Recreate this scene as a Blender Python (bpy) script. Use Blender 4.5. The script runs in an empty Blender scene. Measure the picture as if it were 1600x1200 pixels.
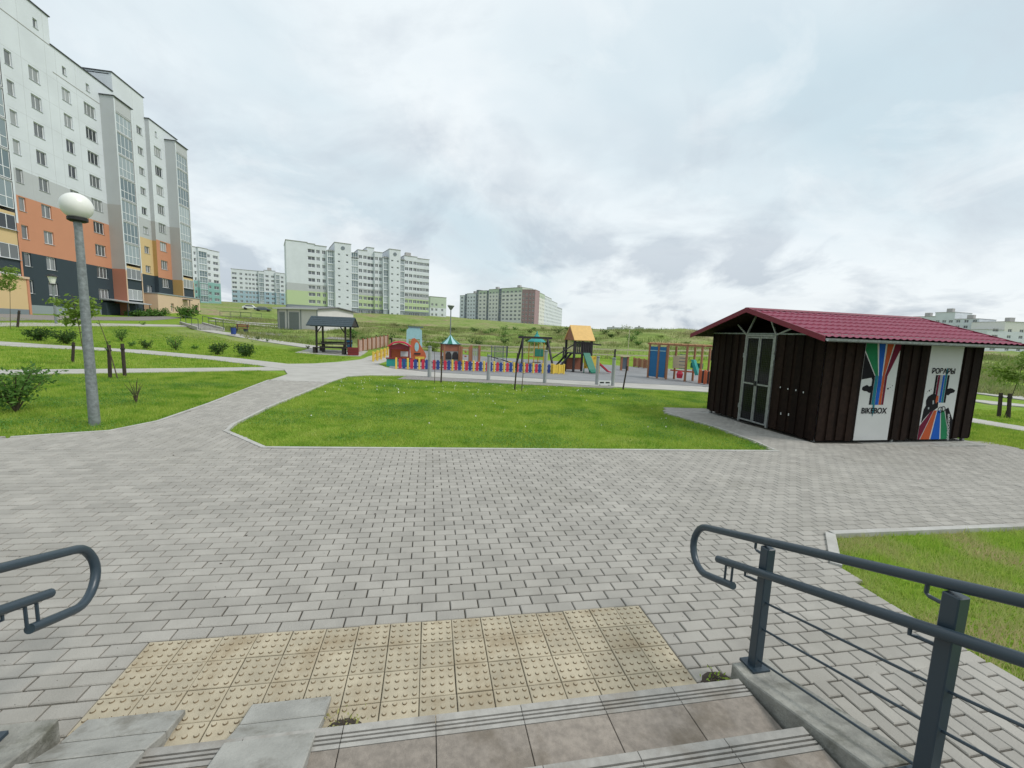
import bpy, bmesh, math, random
import numpy as np
from mathutils import Vector, Matrix
random.seed(7); RNG = np.random.default_rng(7)
R = math.radians
SC = bpy.context.scene
COL = SC.collection

# ---------------------------------------------------------------- camera
CAM = np.array([1.628, -2.68, 1.923]); FPX = 655.0
PITCH, ROLL, YAW = R(6.9), R(-2.16), R(11.3)
def cam_axes():
    cy, sy, cp, sp = math.cos(YAW), math.sin(YAW), math.cos(PITCH), math.sin(PITCH)
    f0 = np.array([sy*cp, cy*cp, -sp]); r0 = np.array([cy, -sy, 0]); d0 = np.cross(f0, r0)
    cr, sr = math.cos(ROLL), math.sin(ROLL)
    return cr*r0 + sr*d0, -sr*r0 + cr*d0, f0
AX_R, AX_D, AX_F = cam_axes()
cd = bpy.data.cameras.new('camera'); cam = bpy.data.objects.new('camera', cd); COL.objects.link(cam)
cd.sensor_width = 36; cd.lens = 36*FPX/1600; cd.clip_start = .05; cd.clip_end = 5000
M = Matrix.Identity(4)
for i in range(3):
    M[i][0] = AX_R[i]; M[i][1] = -AX_D[i]; M[i][2] = -AX_F[i]; M[i][3] = CAM[i]
cam.matrix_world = M
SC.camera = cam
SC.render.resolution_x = 1024; SC.render.resolution_y = 768

# ---------------------------------------------------------------- sky, sun, exposure
OX, OY = 21.3, 49.9
SUN_EL, SUN_AZ = 50.0, 115.0          # azimuth clockwise from +Y
w = bpy.data.worlds.new('World'); SC.world = w; w.use_nodes = True
nt = w.node_tree; nt.nodes.clear()
def N(t, **k):
    n = nt.nodes.new(t)
    for a, v in k.items(): setattr(n, a, v)
    return n
out = N('ShaderNodeOutputWorld'); bg = N('ShaderNodeBackground'); bg.inputs['Strength'].default_value = .1
sky = N('ShaderNodeTexSky', sky_type='NISHITA', sun_disc=False, sun_elevation=R(SUN_EL), sun_rotation=R(SUN_AZ))
sky.air_density = 1.0; sky.dust_density = 2.0
tc = N('ShaderNodeTexCoord'); sep = N('ShaderNodeSeparateXYZ'); nt.links.new(tc.outputs['Generated'], sep.inputs[0])
def mth(op, a, b=None, c=None, clamp=False):
    n = N('ShaderNodeMath', operation=op); n.use_clamp = clamp
    for i, v in enumerate((a, b, c)):
        if v is None: continue
        if isinstance(v, (int, float)): n.inputs[i].default_value = v
        else: nt.links.new(v, n.inputs[i])
    return n.outputs[0]
# project the view direction on a cloud layer (plane), clamped near the horizon
zc = mth('ADD', mth('MAXIMUM', sep.outputs[2], 0.0), .34)
comb = N('ShaderNodeCombineXYZ')
nt.links.new(mth('DIVIDE', sep.outputs[0], zc), comb.inputs[0]); nt.links.new(mth('DIVIDE', sep.outputs[1], zc), comb.inputs[1])
def noise(scale, det, rough, dist, off=(0, 0, 0), sc=(1, 1, 1)):
    mp = N('ShaderNodeMapping'); mp.inputs['Location'].default_value = off; mp.inputs['Scale'].default_value = sc
    nt.links.new(comb.outputs[0], mp.inputs[0])
    n = N('ShaderNodeTexNoise'); n.inputs['Scale'].default_value = scale; n.inputs['Detail'].default_value = det
    n.inputs['Roughness'].default_value = rough; n.inputs['Distortion'].default_value = dist
    nt.links.new(mp.outputs[0], n.inputs['Vector']); return n.outputs['Fac']
def ramp(fac, stops):
    n = N('ShaderNodeValToRGB'); nt.links.new(fac, n.inputs[0]); e = n.color_ramp.elements
    while len(e) < len(stops): e.new(.5)
    for el, (p, c) in zip(e, stops): el.position = p; el.color = c if len(c) == 4 else (*c, 1)
    return n.outputs[0]
def mix(fac, a, b):
    n = N('ShaderNodeMix', data_type='RGBA')
    if isinstance(fac, (int, float)): n.inputs[0].default_value = fac
    else: nt.links.new(fac, n.inputs[0])
    for i, v in ((6, a), (7, b)):
        if isinstance(v, tuple): n.inputs[i].default_value = (*v, 1)
        else: nt.links.new(v, n.inputs[i])
    return n.outputs[2]
n1 = noise(.7, 5, .5, .4, (3.1, 1.7, 0)); n2 = noise(1.5, 7, .6, .5, (7.3, 4.2, 0)); n3 = noise(2.3, 7, .55, .35, (OX, OY, 2.0), (1, .8, 1)); n4 = noise(2.6, 7, .6, .5, (5.5, 2.2, 0))
# broad veil of high cloud with brighter gaps, then darker slate patches lower down
veil = mix(ramp(n1, [(.38, (0, 0, 0)), (.58, (1, 1, 1))]), (4.4, 5.35, 5.85), (6.2, 6.7, 6.95))
veil = mix(mth('MULTIPLY', ramp(n2, [(.47, (0, 0, 0)), (.66, (1, 1, 1))]), .75), veil, (4.1, 4.6, 5.1))
veil = mix(mth('MULTIPLY', ramp(n4, [(.52, (0, 0, 0)), (.70, (1, 1, 1))]), .5), veil, (6.9, 7.2, 7.3))
low = mth('SUBTRACT', 1.0, mth('MULTIPLY', sep.outputs[2], 2.1, clamp=True), clamp=True)
dark = mth('MULTIPLY', ramp(n3, [(.51, (0, 0, 0)), (.63, (1, 1, 1))]), mth('MULTIPLY', low, .85))
hz = mth('POWER', mth('SUBTRACT', 1.0, mth('ABSOLUTE', sep.outputs[2])), 8.0)
veil = mix(mth('MULTIPLY', hz, .6), veil, (6.5, 6.65, 6.65))
cl = mix(dark, veil, (3.0, 3.5, 4.1))
cover = ramp(n2, [(.15, (.88,)*3), (.5, (.97,)*3)])
nt.links.new(mix(cover, sky.outputs[0], cl), bg.inputs[0]); nt.links.new(bg.outputs[0], out.inputs[0])

sd = bpy.data.lights.new('sun', 'SUN'); sun = bpy.data.objects.new('sun', sd); COL.objects.link(sun)
sd.energy = 1.5; sd.angle = R(16); sd.color = (1, .96, .9)
az, el = R(SUN_AZ), R(SUN_EL)
sdir = Vector((math.sin(az)*math.cos(el), math.cos(az)*math.cos(el), math.sin(el)))
sun.rotation_euler = sdir.to_track_quat('Z', 'Y').to_euler(); sun.location = (30, 30, 60)
vs = SC.view_settings; vs.view_transform = 'Standard'; vs.look = 'None'; vs.exposure = 0.52; vs.gamma = 1; vs.use_curve_mapping = False

# ---------------------------------------------------------------- terrain
def pz(px, py, Z):            # point seen at a photo pixel (1600x1200) at camera depth Z
    return CAM + Z*(AX_F + AX_R*(px-800)/FPX + AX_D*(py-600)/FPX)
def ray(px, py):
    return AX_F + AX_R*(px-800)/FPX + AX_D*(py-600)/FPX
def base(x, y):
    x = np.asarray(x, float); y = np.asarray(y, float)
    return -.0219*np.clip(x, -45, 45) + .0085*np.clip(y, -3, 4.2) - .012*np.clip(y-4.2, 0, 26)
_pts = []
for x, y in ((-12, 12), (-14, 0), (-30, 5), (0, 20), (10, 20), (16, 16), (20, 8), (26, 11), (-8, 25), (-20, 24), (-5, 31), (3, 31), (12, 26), (17, 22), (0, 0), (10, -20), (-20, -20), (40, -10), (49.8, 22.8), (37.5, 16.3), (-14, 23)):
    _pts.append((x, y, float(base(x, y))))
_pts += [(-37, 44, 1.95), (-38, 56, 2.1), (-38, 66, 2.5), (-38, 80, 3.2), (-60, 60, 2.6), (-60, 30, 2.0), (-30, 40, 1.45), (-30, 60, 2.0), (-25, 75, 2.6)]
for p in ((440, 514, 55), (550, 514, 55), (345, 503, 78), (345, 482, 125), (330, 474, 190), (410, 482, 150), (400, 474, 270),
          (650, 545, 36), (650, 531, 52), (650, 511, 98), (650, 497, 155), (600, 491, 172), (690, 495, 240), (560, 505, 90), (480, 487, 160),
          (750, 549, 38), (750, 528, 60), (750, 507, 120), (760, 500, 220), (810, 506, 320), (720, 496, 330),
          (900, 551, 38), (900, 537, 50), (900, 516, 78), (905, 519, 130), (870, 510, 340),
          (1000, 556, 38), (1000, 541, 47), (1000, 516, 66), (1005, 524, 120), (1080, 560, 36), (1080, 542, 47), (1085, 517, 62), (1090, 527, 120),
          (1250, 560, 60), (1250, 545, 90), (1590, 600, 38), (1590, 577, 50), (1590, 553, 66), (1590, 556, 150), (1400, 545, 110), (1000, 526, 400), (1500, 548, 350)):
    _pts.append(tuple(pz(*p)))
_P = np.array(_pts)
def _U(r2): return np.where(r2 > 0, r2*np.log(r2+1e-12), 0)
def _tps():
    n = len(_P); x = _P[:, :2]/100; v = _P[:, 2]-base(_P[:, 0], _P[:, 1])
    K = _U(((x[:, None]-x[None])**2).sum(-1)) + np.eye(n)*2e-4
    A = np.zeros((n+3, n+3)); A[:n, :n] = K; A[:n, n] = 1; A[:n, n+1:] = x; A[n, :n] = 1; A[n+1:, :n] = x.T
    return x, np.linalg.solve(A, np.concatenate([v, np.zeros(3)]))
_TX, _TW = _tps()
def G(x, y):
    x = np.atleast_1d(np.asarray(x, float)); y = np.atleast_1d(np.asarray(y, float)); sh = np.broadcast(x, y).shape
    x = np.broadcast_to(x, sh).ravel(); y = np.broadcast_to(y, sh).ravel()
    r = np.hypot(x, y-0); k = np.minimum(1, 360/np.maximum(r, 1)); xq, yq = x*k, y*k
    q = np.stack([xq, yq], 1)/100
    res = np.zeros(len(q))
    for i in range(0, len(q), 20000):
        s = q[i:i+20000]; res[i:i+20000] = _U(((s[:, None]-_TX[None])**2).sum(-1))@_TW[:-3] + _TW[-3] + s@_TW[-2:]
    # the plaza and the lawns round it stay on the gently tilted plane
    dx = np.maximum(np.maximum(-11-x, x-17), 0); dy = np.maximum(np.maximum(-30-y, y-20), 0); d = np.clip(np.hypot(dx, dy)/14, 0, 1)
    wgt = d*d*(3-2*d)
    return (base(xq, yq) + wgt*res).reshape(sh)
def g1(x, y): return float(G(x, y)[0])
def gp(px, py, lift=0):       # photo pixel -> point on the terrain
    d = ray(px, py); t = np.concatenate([np.arange(1.5, 60, .03), np.arange(60, 500, .2)])
    p = CAM[None]+t[:, None]*d[None]; h = p[:, 2]-G(p[:, 0], p[:, 1])-lift
    i = np.argmax(h < 0) if (h < 0).any() else len(t)-1
    return p[i]
def atX(px, py, X):
    d = ray(px, py); return CAM + d*(X-CAM[0])/d[0]
def atY(px, py, Y):
    d = ray(px, py); return CAM + d*(Y-CAM[1])/d[1]
def proj(p):
    c = np.asarray(p, float)-CAM; z = c@AX_F
    return 800+FPX*(c@AX_R)/z, 600+FPX*(c@AX_D)/z
# ---------------------------------------------------------------- mesh helpers
class MB:
    def __init__(s): s.v = []; s.f = []; s.m = []; s.cur = 0
    def add(s, vs, fs):
        o = len(s.v); s.v += [tuple(map(float, v)) for v in vs]; s.f += [tuple(i+o for i in f) for f in fs]; s.m += [s.cur]*len(fs); return s
    def box(s, x0, x1, y0, y1, z0, z1):
        return s.add([(x0, y0, z0), (x1, y0, z0), (x1, y1, z0), (x0, y1, z0), (x0, y0, z1), (x1, y0, z1), (x1, y1, z1), (x0, y1, z1)],
                     [(0, 3, 2, 1), (4, 5, 6, 7), (0, 1, 5, 4), (1, 2, 6, 5), (2, 3, 7, 6), (3, 0, 4, 7)])
    def cham(s, x0, x1, y0, y1, z0, z1, b):        # box with chamfered top edges
        return s.add([(x0, y0, z0), (x1, y0, z0), (x1, y1, z0), (x0, y1, z0), (x0, y0, z1-b), (x1, y0, z1-b), (x1, y1, z1-b), (x0, y1, z1-b),
                      (x0+b, y0+b, z1), (x1-b, y0+b, z1), (x1-b, y1-b, z1), (x0+b, y1-b, z1)],
                     [(0, 1, 5, 4), (1, 2, 6, 5), (2, 3, 7, 6), (3, 0, 4, 7), (4, 5, 9, 8), (5, 6, 10, 9), (6, 7, 11, 10), (7, 4, 8, 11), (8, 9, 10, 11), (0, 3, 2, 1)])
    def bar(s, a, b, w, h, up=(0, 0, 1)):          # rectangular bar from a to b, w across, h along up
        a = Vector(a); b = Vector(b); d = (b-a).normalized(); up = Vector(up)
        if abs(d.dot(up)) > .99: up = Vector((0, 1, 0))
        sx = d.cross(up).normalized()*w/2; sy = sx.cross(d).normalized()*h/2
        vs = [a-sx-sy, a+sx-sy, a+sx+sy, a-sx+sy, b-sx-sy, b+sx-sy, b+sx+sy, b-sx+sy]
        return s.add(vs, [(0, 3, 2, 1), (4, 5, 6, 7), (0, 1, 5, 4), (1, 2, 6, 5), (2, 3, 7, 6), (3, 0, 4, 7)])
    def tube(s, pts, r, n=8, cap=True, r1=None):
        pts = [Vector(p) for p in pts]; k = len(pts); o = len(s.v); vs = []; fs = []
        t = (pts[1]-pts[0]).normalized(); up = Vector((0, 0, 1)) if abs(t.z) < .95 else Vector((1, 0, 0))
        u = t.cross(up).normalized(); rr = r if isinstance(r, (list, tuple)) else [r + ((r1 if r1 is not None else r)-r)*i/max(1, k-1) for i in range(k)]
        for i, p in enumerate(pts):
            tt = (pts[min(i+1, k-1)]-pts[max(i-1, 0)]).normalized()
            u = (u-tt*u.dot(tt)).normalized(); v = tt.cross(u)
            for j in range(n):
                a = 2*math.pi*j/n; vs.append(p+(u*math.cos(a)+v*math.sin(a))*rr[i])
        for i in range(k-1):
            for j in range(n): fs.append((i*n+j, i*n+(j+1) % n, (i+1)*n+(j+1) % n, (i+1)*n+j))
        if cap: fs += [tuple(reversed(range(n))), tuple(range((k-1)*n, k*n))]
        return s.add(vs, fs)
    def cyl(s, x, y, z0, z1, r, n=12, r1=None): return s.tube([(x, y, z0), (x, y, z1)], r, n, True, r1)
    def lathe(s, prof, n=16, c=(0, 0, 0)):
        vs = []; fs = []; k = len(prof)
        for r, z in prof:
            for j in range(n): a = 2*math.pi*j/n; vs.append((c[0]+r*math.cos(a), c[1]+r*math.sin(a), c[2]+z))
        for i in range(k-1):
            for j in range(n): fs.append((i*n+j, i*n+(j+1) % n, (i+1)*n+(j+1) % n, (i+1)*n+j))
        fs += [tuple(reversed(range(n))), tuple(range((k-1)*n, k*n))]
        return s.add(vs, fs)
    def prism(s, poly, y0, y1, axis='y'):          # poly in (x,z) extruded along y, or (y,z) along x, or (x,y) along z
        n = len(poly)
        def mk(p, t): return (p[0], t, p[1]) if axis == 'y' else ((t, p[0], p[1]) if axis == 'x' else (p[0], p[1], t))
        vs = [mk(p, y0) for p in poly]+[mk(p, y1) for p in poly]
        fs = [tuple(range(n)), tuple(reversed(range(n, 2*n)))]+[(i, i+n, (i+1) % n+n, (i+1) % n) for i in range(n)]
        return s.add(vs, fs)
    def quad(s, a, b, c, d): return s.add([a, b, c, d], [(0, 1, 2, 3)])
    def mesh(s, name):
        me = bpy.data.meshes.new(name); me.from_pydata(s.v, [], s.f)
        if any(s.m): me.polygons.foreach_set('material_index', s.m)
        return me
def fixn(me):
    bm = bmesh.new(); bm.from_mesh(me); bmesh.ops.recalc_face_normals(bm, faces=bm.faces); bm.to_mesh(me); bm.free()
def new(name, data, parent=None, loc=None, rot=None):
    o = bpy.data.objects.new(name, data); COL.objects.link(o)
    if parent is not None: o.parent = parent
    if loc is not None: o.location = loc
    if rot is not None: o.rotation_euler = rot
    return o
def mk(name, mb, mat, parent=None, loc=None, rot=None, smooth=False, bevel=0, seg=1):
    me = mb.mesh(name) if isinstance(mb, MB) else mb
    if isinstance(mb, MB): fixn(me)
    for m in (mat if isinstance(mat, (list, tuple)) else [mat]): me.materials.append(m)
    if smooth:
        me.polygons.foreach_set('use_smooth', [True]*len(me.polygons))
        if smooth == 'a': me.set_sharp_from_angle(angle=R(40))
    o = new(name, me, parent, loc, rot)
    if bevel:
        b = o.modifiers.new('bevel', 'BEVEL'); b.width = bevel; b.segments = seg; b.limit_method = 'ANGLE'
    return o
def tag(o, label, cat, group=None, kind=None):
    o['label'] = label; o['category'] = cat
    if group: o['group'] = group
    if kind: o['kind'] = kind
    return o
def thing(name, label, cat, loc=(0, 0, 0), rz=0, group=None):
    return tag(new(name, None, None, loc, (0, 0, rz)), label, cat, group)
def struct(o): o['kind'] = 'structure'; return o
def stuff(o): o['kind'] = 'stuff'; return o
def copy_tree(o, parent=None):
    c = o.copy(); COL.objects.link(c); c.parent = parent
    for ch in [x for x in bpy.data.objects if x.parent == o]: copy_tree(ch, c)
    return c
def inpoly(P, poly):
    P = np.asarray(P, float); x, y = P[:, 0], P[:, 1]; r = np.zeros(len(P), bool); j = len(poly)-1
    for i in range(len(poly)):
        xi, yi = poly[i]; xj, yj = poly[j]
        c = ((yi > y) != (yj > y)) & (x < (xj-xi)*(y-yi)/((yj-yi) or 1e-9)+xi); r ^= c; j = i
    return r

# ---------------------------------------------------------------- materials
def mat(name, col, rough=.8, metal=0, spec=.5, var=0, vscale=3, bump=0, bscale=60, col2=None, rnd=0, stain=None, sscale=1.2, coords='Object', obj_rnd_col=None, detail=6, trans=0, alpha=1):
    m = bpy.data.materials.new(name); m.use_nodes = True; t = m.node_tree; b = t.nodes['Principled BSDF']; L = t.links.new
    b.inputs['Roughness'].default_value = rough; b.inputs['Metallic'].default_value = metal; b.inputs['Specular IOR Level'].default_value = spec
    b.inputs['Base Color'].default_value = (*col, 1)
    if trans: b.inputs['Transmission Weight'].default_value = trans
    if alpha < 1: b.inputs['Alpha'].default_value = alpha
    def nn(ty, **k):
        n = t.nodes.new(ty)
        for a, v in k.items(): setattr(n, a, v)
        return n
    tcn = nn('ShaderNodeTexCoord'); geo = nn('ShaderNodeNewGeometry')
    vec = geo.outputs['Position'] if coords == 'World' else tcn.outputs['Object']
    def noi(scale, det=detail, rg=.6):
        n = nn('ShaderNodeTexNoise'); n.inputs['Scale'].default_value = scale; n.inputs['Detail'].default_value = det; n.inputs['Roughness'].default_value = rg
        L(vec, n.inputs['Vector']); return n.outputs['Fac']
    def rmp(f, a, c):
        n = nn('ShaderNodeMapRange'); n.inputs[1].default_value = a; n.inputs[2].default_value = c; L(f, n.inputs[0]); return n.outputs[0]
    def mx(f, a, c, mode='MIX'):
        n = nn('ShaderNodeMix', data_type='RGBA', blend_type=mode)
        if isinstance(f, float): n.inputs[0].default_value = f
        else: L(f, n.inputs[0])
        for i, v in ((6, a), (7, c)):
            if isinstance(v, tuple): n.inputs[i].default_value = (*v, 1)
            else: L(v, n.inputs[i])
        return n.outputs[2]
    def ml(a, c, op='MULTIPLY'):
        n = nn('ShaderNodeMath', operation=op)
        for i, v in enumerate((a, c)):
            if isinstance(v, (int, float)): n.inputs[i].default_value = v
            else: L(v, n.inputs[i])
        return n.outputs[0]
    c = None
    if var or col2:
        c2 = col2 or tuple(x*(1-var) for x in col)
        c = mx(rmp(noi(vscale), .35, .65), col, c2)
    if rnd or obj_rnd_col:
        oi = nn('ShaderNodeObjectInfo'); at = nn('ShaderNodeAttribute', attribute_name='rnd')
        f = ml(ml(oi.outputs['Random'], at.outputs['Fac'], 'ADD'), 1.0, 'FRACT')
        if obj_rnd_col: c = mx(f, c if c else col, obj_rnd_col)
        else: c = mx(f, tuple(1-rnd for _ in range(3)), (1.0, 1.0, 1.0)) if c is None and False else mx(1.0, c if c else col, mx(f, (1-rnd,)*3, (1+rnd*.4,)*3), 'MULTIPLY')
    if stain:
        sc, amt = stain
        c = mx(ml(rmp(noi(sscale, 5, .65), .52, .68), amt), c if c else col, sc)
    if c: L(c, b.inputs['Base Color'])
    if bump:
        bn = nn('ShaderNodeBump'); bn.inputs['Strength'].default_value = bump; bn.inputs['Distance'].default_value = .01
        L(noi(bscale, 5), bn.inputs['Height']); L(bn.outputs[0], b.inputs['Normal'])
    return m
MT = {}
def mt(k, *a, **kw):
    if k not in MT: MT[k] = mat(k, *a, **kw)
    return MT[k]
mt('paver', (.375, .355, .318), .85, var=.16, vscale=3.2, bump=.5, bscale=120, rnd=.13, stain=((.26, .245, .21), .38), sscale=.7, coords='World')
mt('tile_dirt', (.22, .165, .10), .9, var=.3, vscale=9, coords='World')
mt('bed', (.085, .075, .06), .95, var=.3, vscale=30, coords='World', stain=((.22, .20, .145), .8), sscale=.9)
mt('tile', (.48, .42, .305), .8, var=.2, vscale=7, bump=.4, bscale=220, rnd=.14, stain=((.28, .215, .13), .65), sscale=2.9, coords='World')
mt('slab', (.34, .295, .25), .8, var=.3, vscale=26, bump=.4, bscale=160, rnd=.2, stain=((.13, .105, .075), .8), sscale=2.6, coords='World')
mt('nosing', (.385, .37, .34), .75, var=.2, vscale=20, bump=.3, bscale=200, rnd=.14, stain=((.19, .16, .125), .65), sscale=3, coords='World')
mt('concrete', (.37, .365, .335), .85, var=.25, vscale=6, bump=.5, bscale=80, stain=((.15, .14, .115), .75), sscale=4.5, coords='World')
mt('curb_old', (.33, .325, .29), .9, var=.4, vscale=8, bump=.7, bscale=60, stain=((.10, .10, .075), .85), sscale=5, coords='World')
mt('kerb', (.46, .45, .42), .85, var=.2, vscale=5, bump=.3, bscale=90, stain=((.25, .23, .19), .5), coords='World')
mt('path', (.43, .415, .38), .85, var=.15, vscale=1.2, bump=.3, bscale=60, coords='World', stain=((.36, .34, .30), .5))
mt('rubber', (.245, .25, .255), .9, var=.2, vscale=.8, bump=.5, bscale=200, coords='World')
mt('gravel', (.27, .25, .235), .95, var=.3, vscale=14, bump=.8, bscale=60, coords='World')
mt('steel', (.024, .042, .058), .38, spec=.6, bump=.05, bscale=300)
mt('galv', (.36, .38, .38), .45, metal=.55, var=.35, vscale=14)
mt('lamp_steel', (.27, .30, .30), .55, metal=.3, var=.4, vscale=18, bump=.1, bscale=40)
mt('globe', (.80, .80, .75), .3, var=.08, vscale=3, spec=.4)
mt('black', (.012, .012, .013), .6)
mt('wood_black', (.022, .018, .016), .7, var=.4, vscale=12, rnd=.4, bump=.3, bscale=50)
mt('stake', (.055, .04, .03), .85, var=.4, vscale=20)
mt('white', (.72, .73, .73), .6, var=.05, vscale=3)
mt('upvc', (.78, .79, .80), .4)
# ---------------------------------------------------------------- ground sheet
def ground_material():
    m = bpy.data.materials.new('ground_grass'); m.use_nodes = True; t = m.node_tree; b = t.nodes['Principled BSDF']; L = t.links.new
    b.inputs['Roughness'].default_value = .95; b.inputs['Specular IOR Level'].default_value = .1
    geo = t.nodes.new('ShaderNodeNewGeometry')
    def noi(s, d=6, r=.6, stretch=None):
        n = t.nodes.new('ShaderNodeTexNoise'); n.inputs['Scale'].default_value = s; n.inputs['Detail'].default_value = d; n.inputs['Roughness'].default_value = r
        L(geo.outputs['Position'], n.inputs['Vector']); return n.outputs['Fac']
    def rm(f, stops):
        n = t.nodes.new('ShaderNodeValToRGB'); L(f, n.inputs[0]); e = n.color_ramp.elements
        while len(e) < len(stops): e.new(.5)
        for el, (p, c) in zip(e, stops): el.position = p; el.color = (*c, 1)
        return n.outputs[0]
    def mx(f, a, c, mode='MIX'):
        n = t.nodes.new('ShaderNodeMix'); n.data_type = 'RGBA'; n.blend_type = mode
        if isinstance(f, float): n.inputs[0].default_value = f
        else: L(f, n.inputs[0])
        for i, v in ((6, a), (7, c)):
            if isinstance(v, tuple): n.inputs[i].default_value = (*v, 1)
            else: L(v, n.inputs[i])
        return n.outputs[2]
    lawn = rm(noi(1.3), [(.3, (.17, .27, .03)), (.5, (.22, .35, .04)), (.72, (.30, .36, .09))])
    lawn = mx(.55, lawn, rm(noi(22, 4, .7), [(.35, (.25, .3, .12)), (.65, (1, 1, 1))]), 'MULTIPLY')
    wild = rm(noi(.11, 9, .68), [(.34, (.15, .23, .05)), (.46, (.22, .29, .08)), (.55, (.27, .30, .12)), (.64, (.33, .25, .17))])
    wild = mx(.6, wild, rm(noi(1.1, 6, .7), [(.36, (.35, .38, .25)), (.62, (1.1, 1.1, 1.05))]), 'MULTIPLY')
    at = t.nodes.new('ShaderNodeAttribute'); at.attribute_name = 'wild'
    L(mx(at.outputs['Fac'], lawn, wild), b.inputs['Base Color'])
    bp = t.nodes.new('ShaderNodeBump'); bp.inputs['Strength'].default_value = .8; bp.inputs['Distance'].default_value = .05; L(noi(9, 8, .75), bp.inputs['Height']); L(bp.outputs[0], b.inputs['Normal'])
    return m
MT['ground'] = ground_material()
xs = np.concatenate([np.arange(-1500, -130, 45), np.arange(-130, -50, 4), np.arange(-50, 50, 1.), np.arange(50, 130, 4), np.arange(130, 1500, 45)])
ys = np.concatenate([np.arange(-60, -10, 5), np.arange(-10, 60, 1.), np.arange(60, 220, 4), np.arange(220, 1500, 45)])
XX, YY = np.meshgrid(xs, ys, indexing='ij'); ZZ = G(XX, YY) - .035
nx, ny = len(xs), len(ys)
def hillrough(x, y):         # hummocks on the unmown slope
    return .22*np.sin(x*.55+1.3*np.sin(y*.31))*np.sin(y*.47+1.1*np.sin(x*.23)) + .12*np.sin(x*1.3+y*.9)*np.sin(y*1.1-x*.4)
WILD = lambda x, y: np.clip((y-33)/4, 0, 1)*np.maximum(np.clip((x+28)/10, 0, 1), np.clip((y-86)/6, 0, 1))
ZZ = ZZ + hillrough(XX, YY)*WILD(XX, YY)*np.clip((YY-36)/10, 0, 1)*(np.hypot(XX, YY) < 160)
idx = np.arange(nx*ny).reshape(nx, ny)
F = np.stack([idx[:-1, :-1], idx[1:, :-1], idx[1:, 1:], idx[:-1, 1:]], -1).reshape(-1, 4)
# leave the stairwell and the plaza out of the sheet's way: sink the sheet under them
sink = ((XX > -.8) & (XX < 4.6) & (YY < -.4)); ZZ[sink] -= .3
me = bpy.data.meshes.new('ground'); me.from_pydata(np.stack([XX, YY, ZZ], -1).reshape(-1, 3).tolist(), [], F.tolist())
me.attributes.new('wild', 'FLOAT', 'POINT').data.foreach_set('value', WILD(XX, YY).ravel().astype(np.float32))
me.polygons.foreach_set('use_smooth', [True]*len(me.polygons)); me.materials.append(MT['ground'])
ground = struct(new('ground', me))

def sheet(name, poly, material, lift=0., parent=None, cell=1.5, skirt=.05):
    bm = bmesh.new(); f = bm.faces.new([bm.verts.new((x, y, 0)) for x, y in poly]); f.normal_update(); bmesh.ops.triangulate(bm, faces=[f])
    for _ in range(7):
        e = [e for e in bm.edges if e.calc_length() > cell]
        if not e: break
        bmesh.ops.subdivide_edges(bm, edges=e, cuts=1, use_grid_fill=False); bmesh.ops.triangulate(bm, faces=bm.faces[:])
    be = [e for e in bm.edges if e.is_boundary]
    co = np.array([v.co[:2] for v in bm.verts]); z = G(co[:, 0], co[:, 1])+lift
    for v, zz in zip(bm.verts, z): v.co.z = zz
    r = bmesh.ops.extrude_edge_only(bm, edges=be)
    for v in [g for g in r['geom'] if isinstance(g, bmesh.types.BMVert)]: v.co.z -= skirt
    bmesh.ops.recalc_face_normals(bm, faces=bm.faces)
    me = bpy.data.meshes.new(name); bm.to_mesh(me); bm.free()
    up = sum(p.normal.z*p.area for p in me.polygons)
    if up < 0: me.flip_normals()
    me.materials.append(material)
    return new(name, me, parent)
def pxpoly(pts): return [tuple(gp(*p)[:2]) for p in pts]
def ribbon(pts, w):            # polyline of plan points -> polygon of width w (w may be a list)
    pts = [np.array(p[:2], float) for p in pts]; l = []; r = []
    for i, p in enumerate(pts):
        d = pts[min(i+1, len(pts)-1)]-pts[max(i-1, 0)]; d /= np.linalg.norm(d); n = np.array([-d[1], d[0]]); ww = (w[i] if isinstance(w, list) else w)/2
        l.append(tuple(p+n*ww)); r.append(tuple(p-n*ww))
    return l+r[::-1]

# ---------------------------------------------------------------- plaza of grey pavers
LEFT_EDGE = [(-22, 3.6), (-9, 4.35), (-4.51, 4.61), (-3.46, 5.1), (-3.2, 5.94), (-3.3, 8.0), (-3.62, 11.5), (-3.75, 13.0)]
RIGHT_EDGE = [(-1.8, 13.0), (-1.87, 11.8), (-1.99, 7.76), (-1.93, 5.75), (-1.8, 5.25), (-.82, 4.17)]
LAWN_R = [(40, .75), (5.95, .93), (5.55, .55), (5.38, .3), (5.3, .05), (5.27, -.45), (5.3, -3.2), (40, -3.2)]
PLAZA = [(-22, -3), (-.22, -3), (-.22, -.75), (3.62, -.75), (3.62, -3), (5.3, -3), (5.27, -.45), (5.3, .05), (5.38, .3), (5.55, .55), (5.95, .93), (40, .75),
         (40, 4.15), (15.1, 4.15), (15.25, 5.1), (14.5, 5.1), (14.5, 9.2), (9.0, 9.2), (8.36, 8.2), (8.55, 6.2), (8.41, 4.81), (8.22, 4.1), (-.82, 4.17), (-1.8, 5.25), (-1.93, 5.75), (-1.99, 7.76), (-1.87, 11.8), (-1.8, 13.0)] + LEFT_EDGE[::-1]
plaza = struct(sheet('plaza', PLAZA, MT['bed'], -.014, None, 3.0, .1))
TILES = (0, 3.2, -.84, 0)
def brick_mesh(L=.2, W=.1):
    j = .0042; b = .005
    m = MB(); m.cham(-L/2+j, L/2-j, -W/2+j, W/2-j, -.03, 0, b); m.f.pop(); m.m.pop(); return m
bmesh_b = brick_mesh(); fb = bmesh_b.mesh('brick'); fb.materials.append(MT['paver'])
bm_v = np.array(bmesh_b.v); bm_f = np.array(bmesh_b.f)
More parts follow.
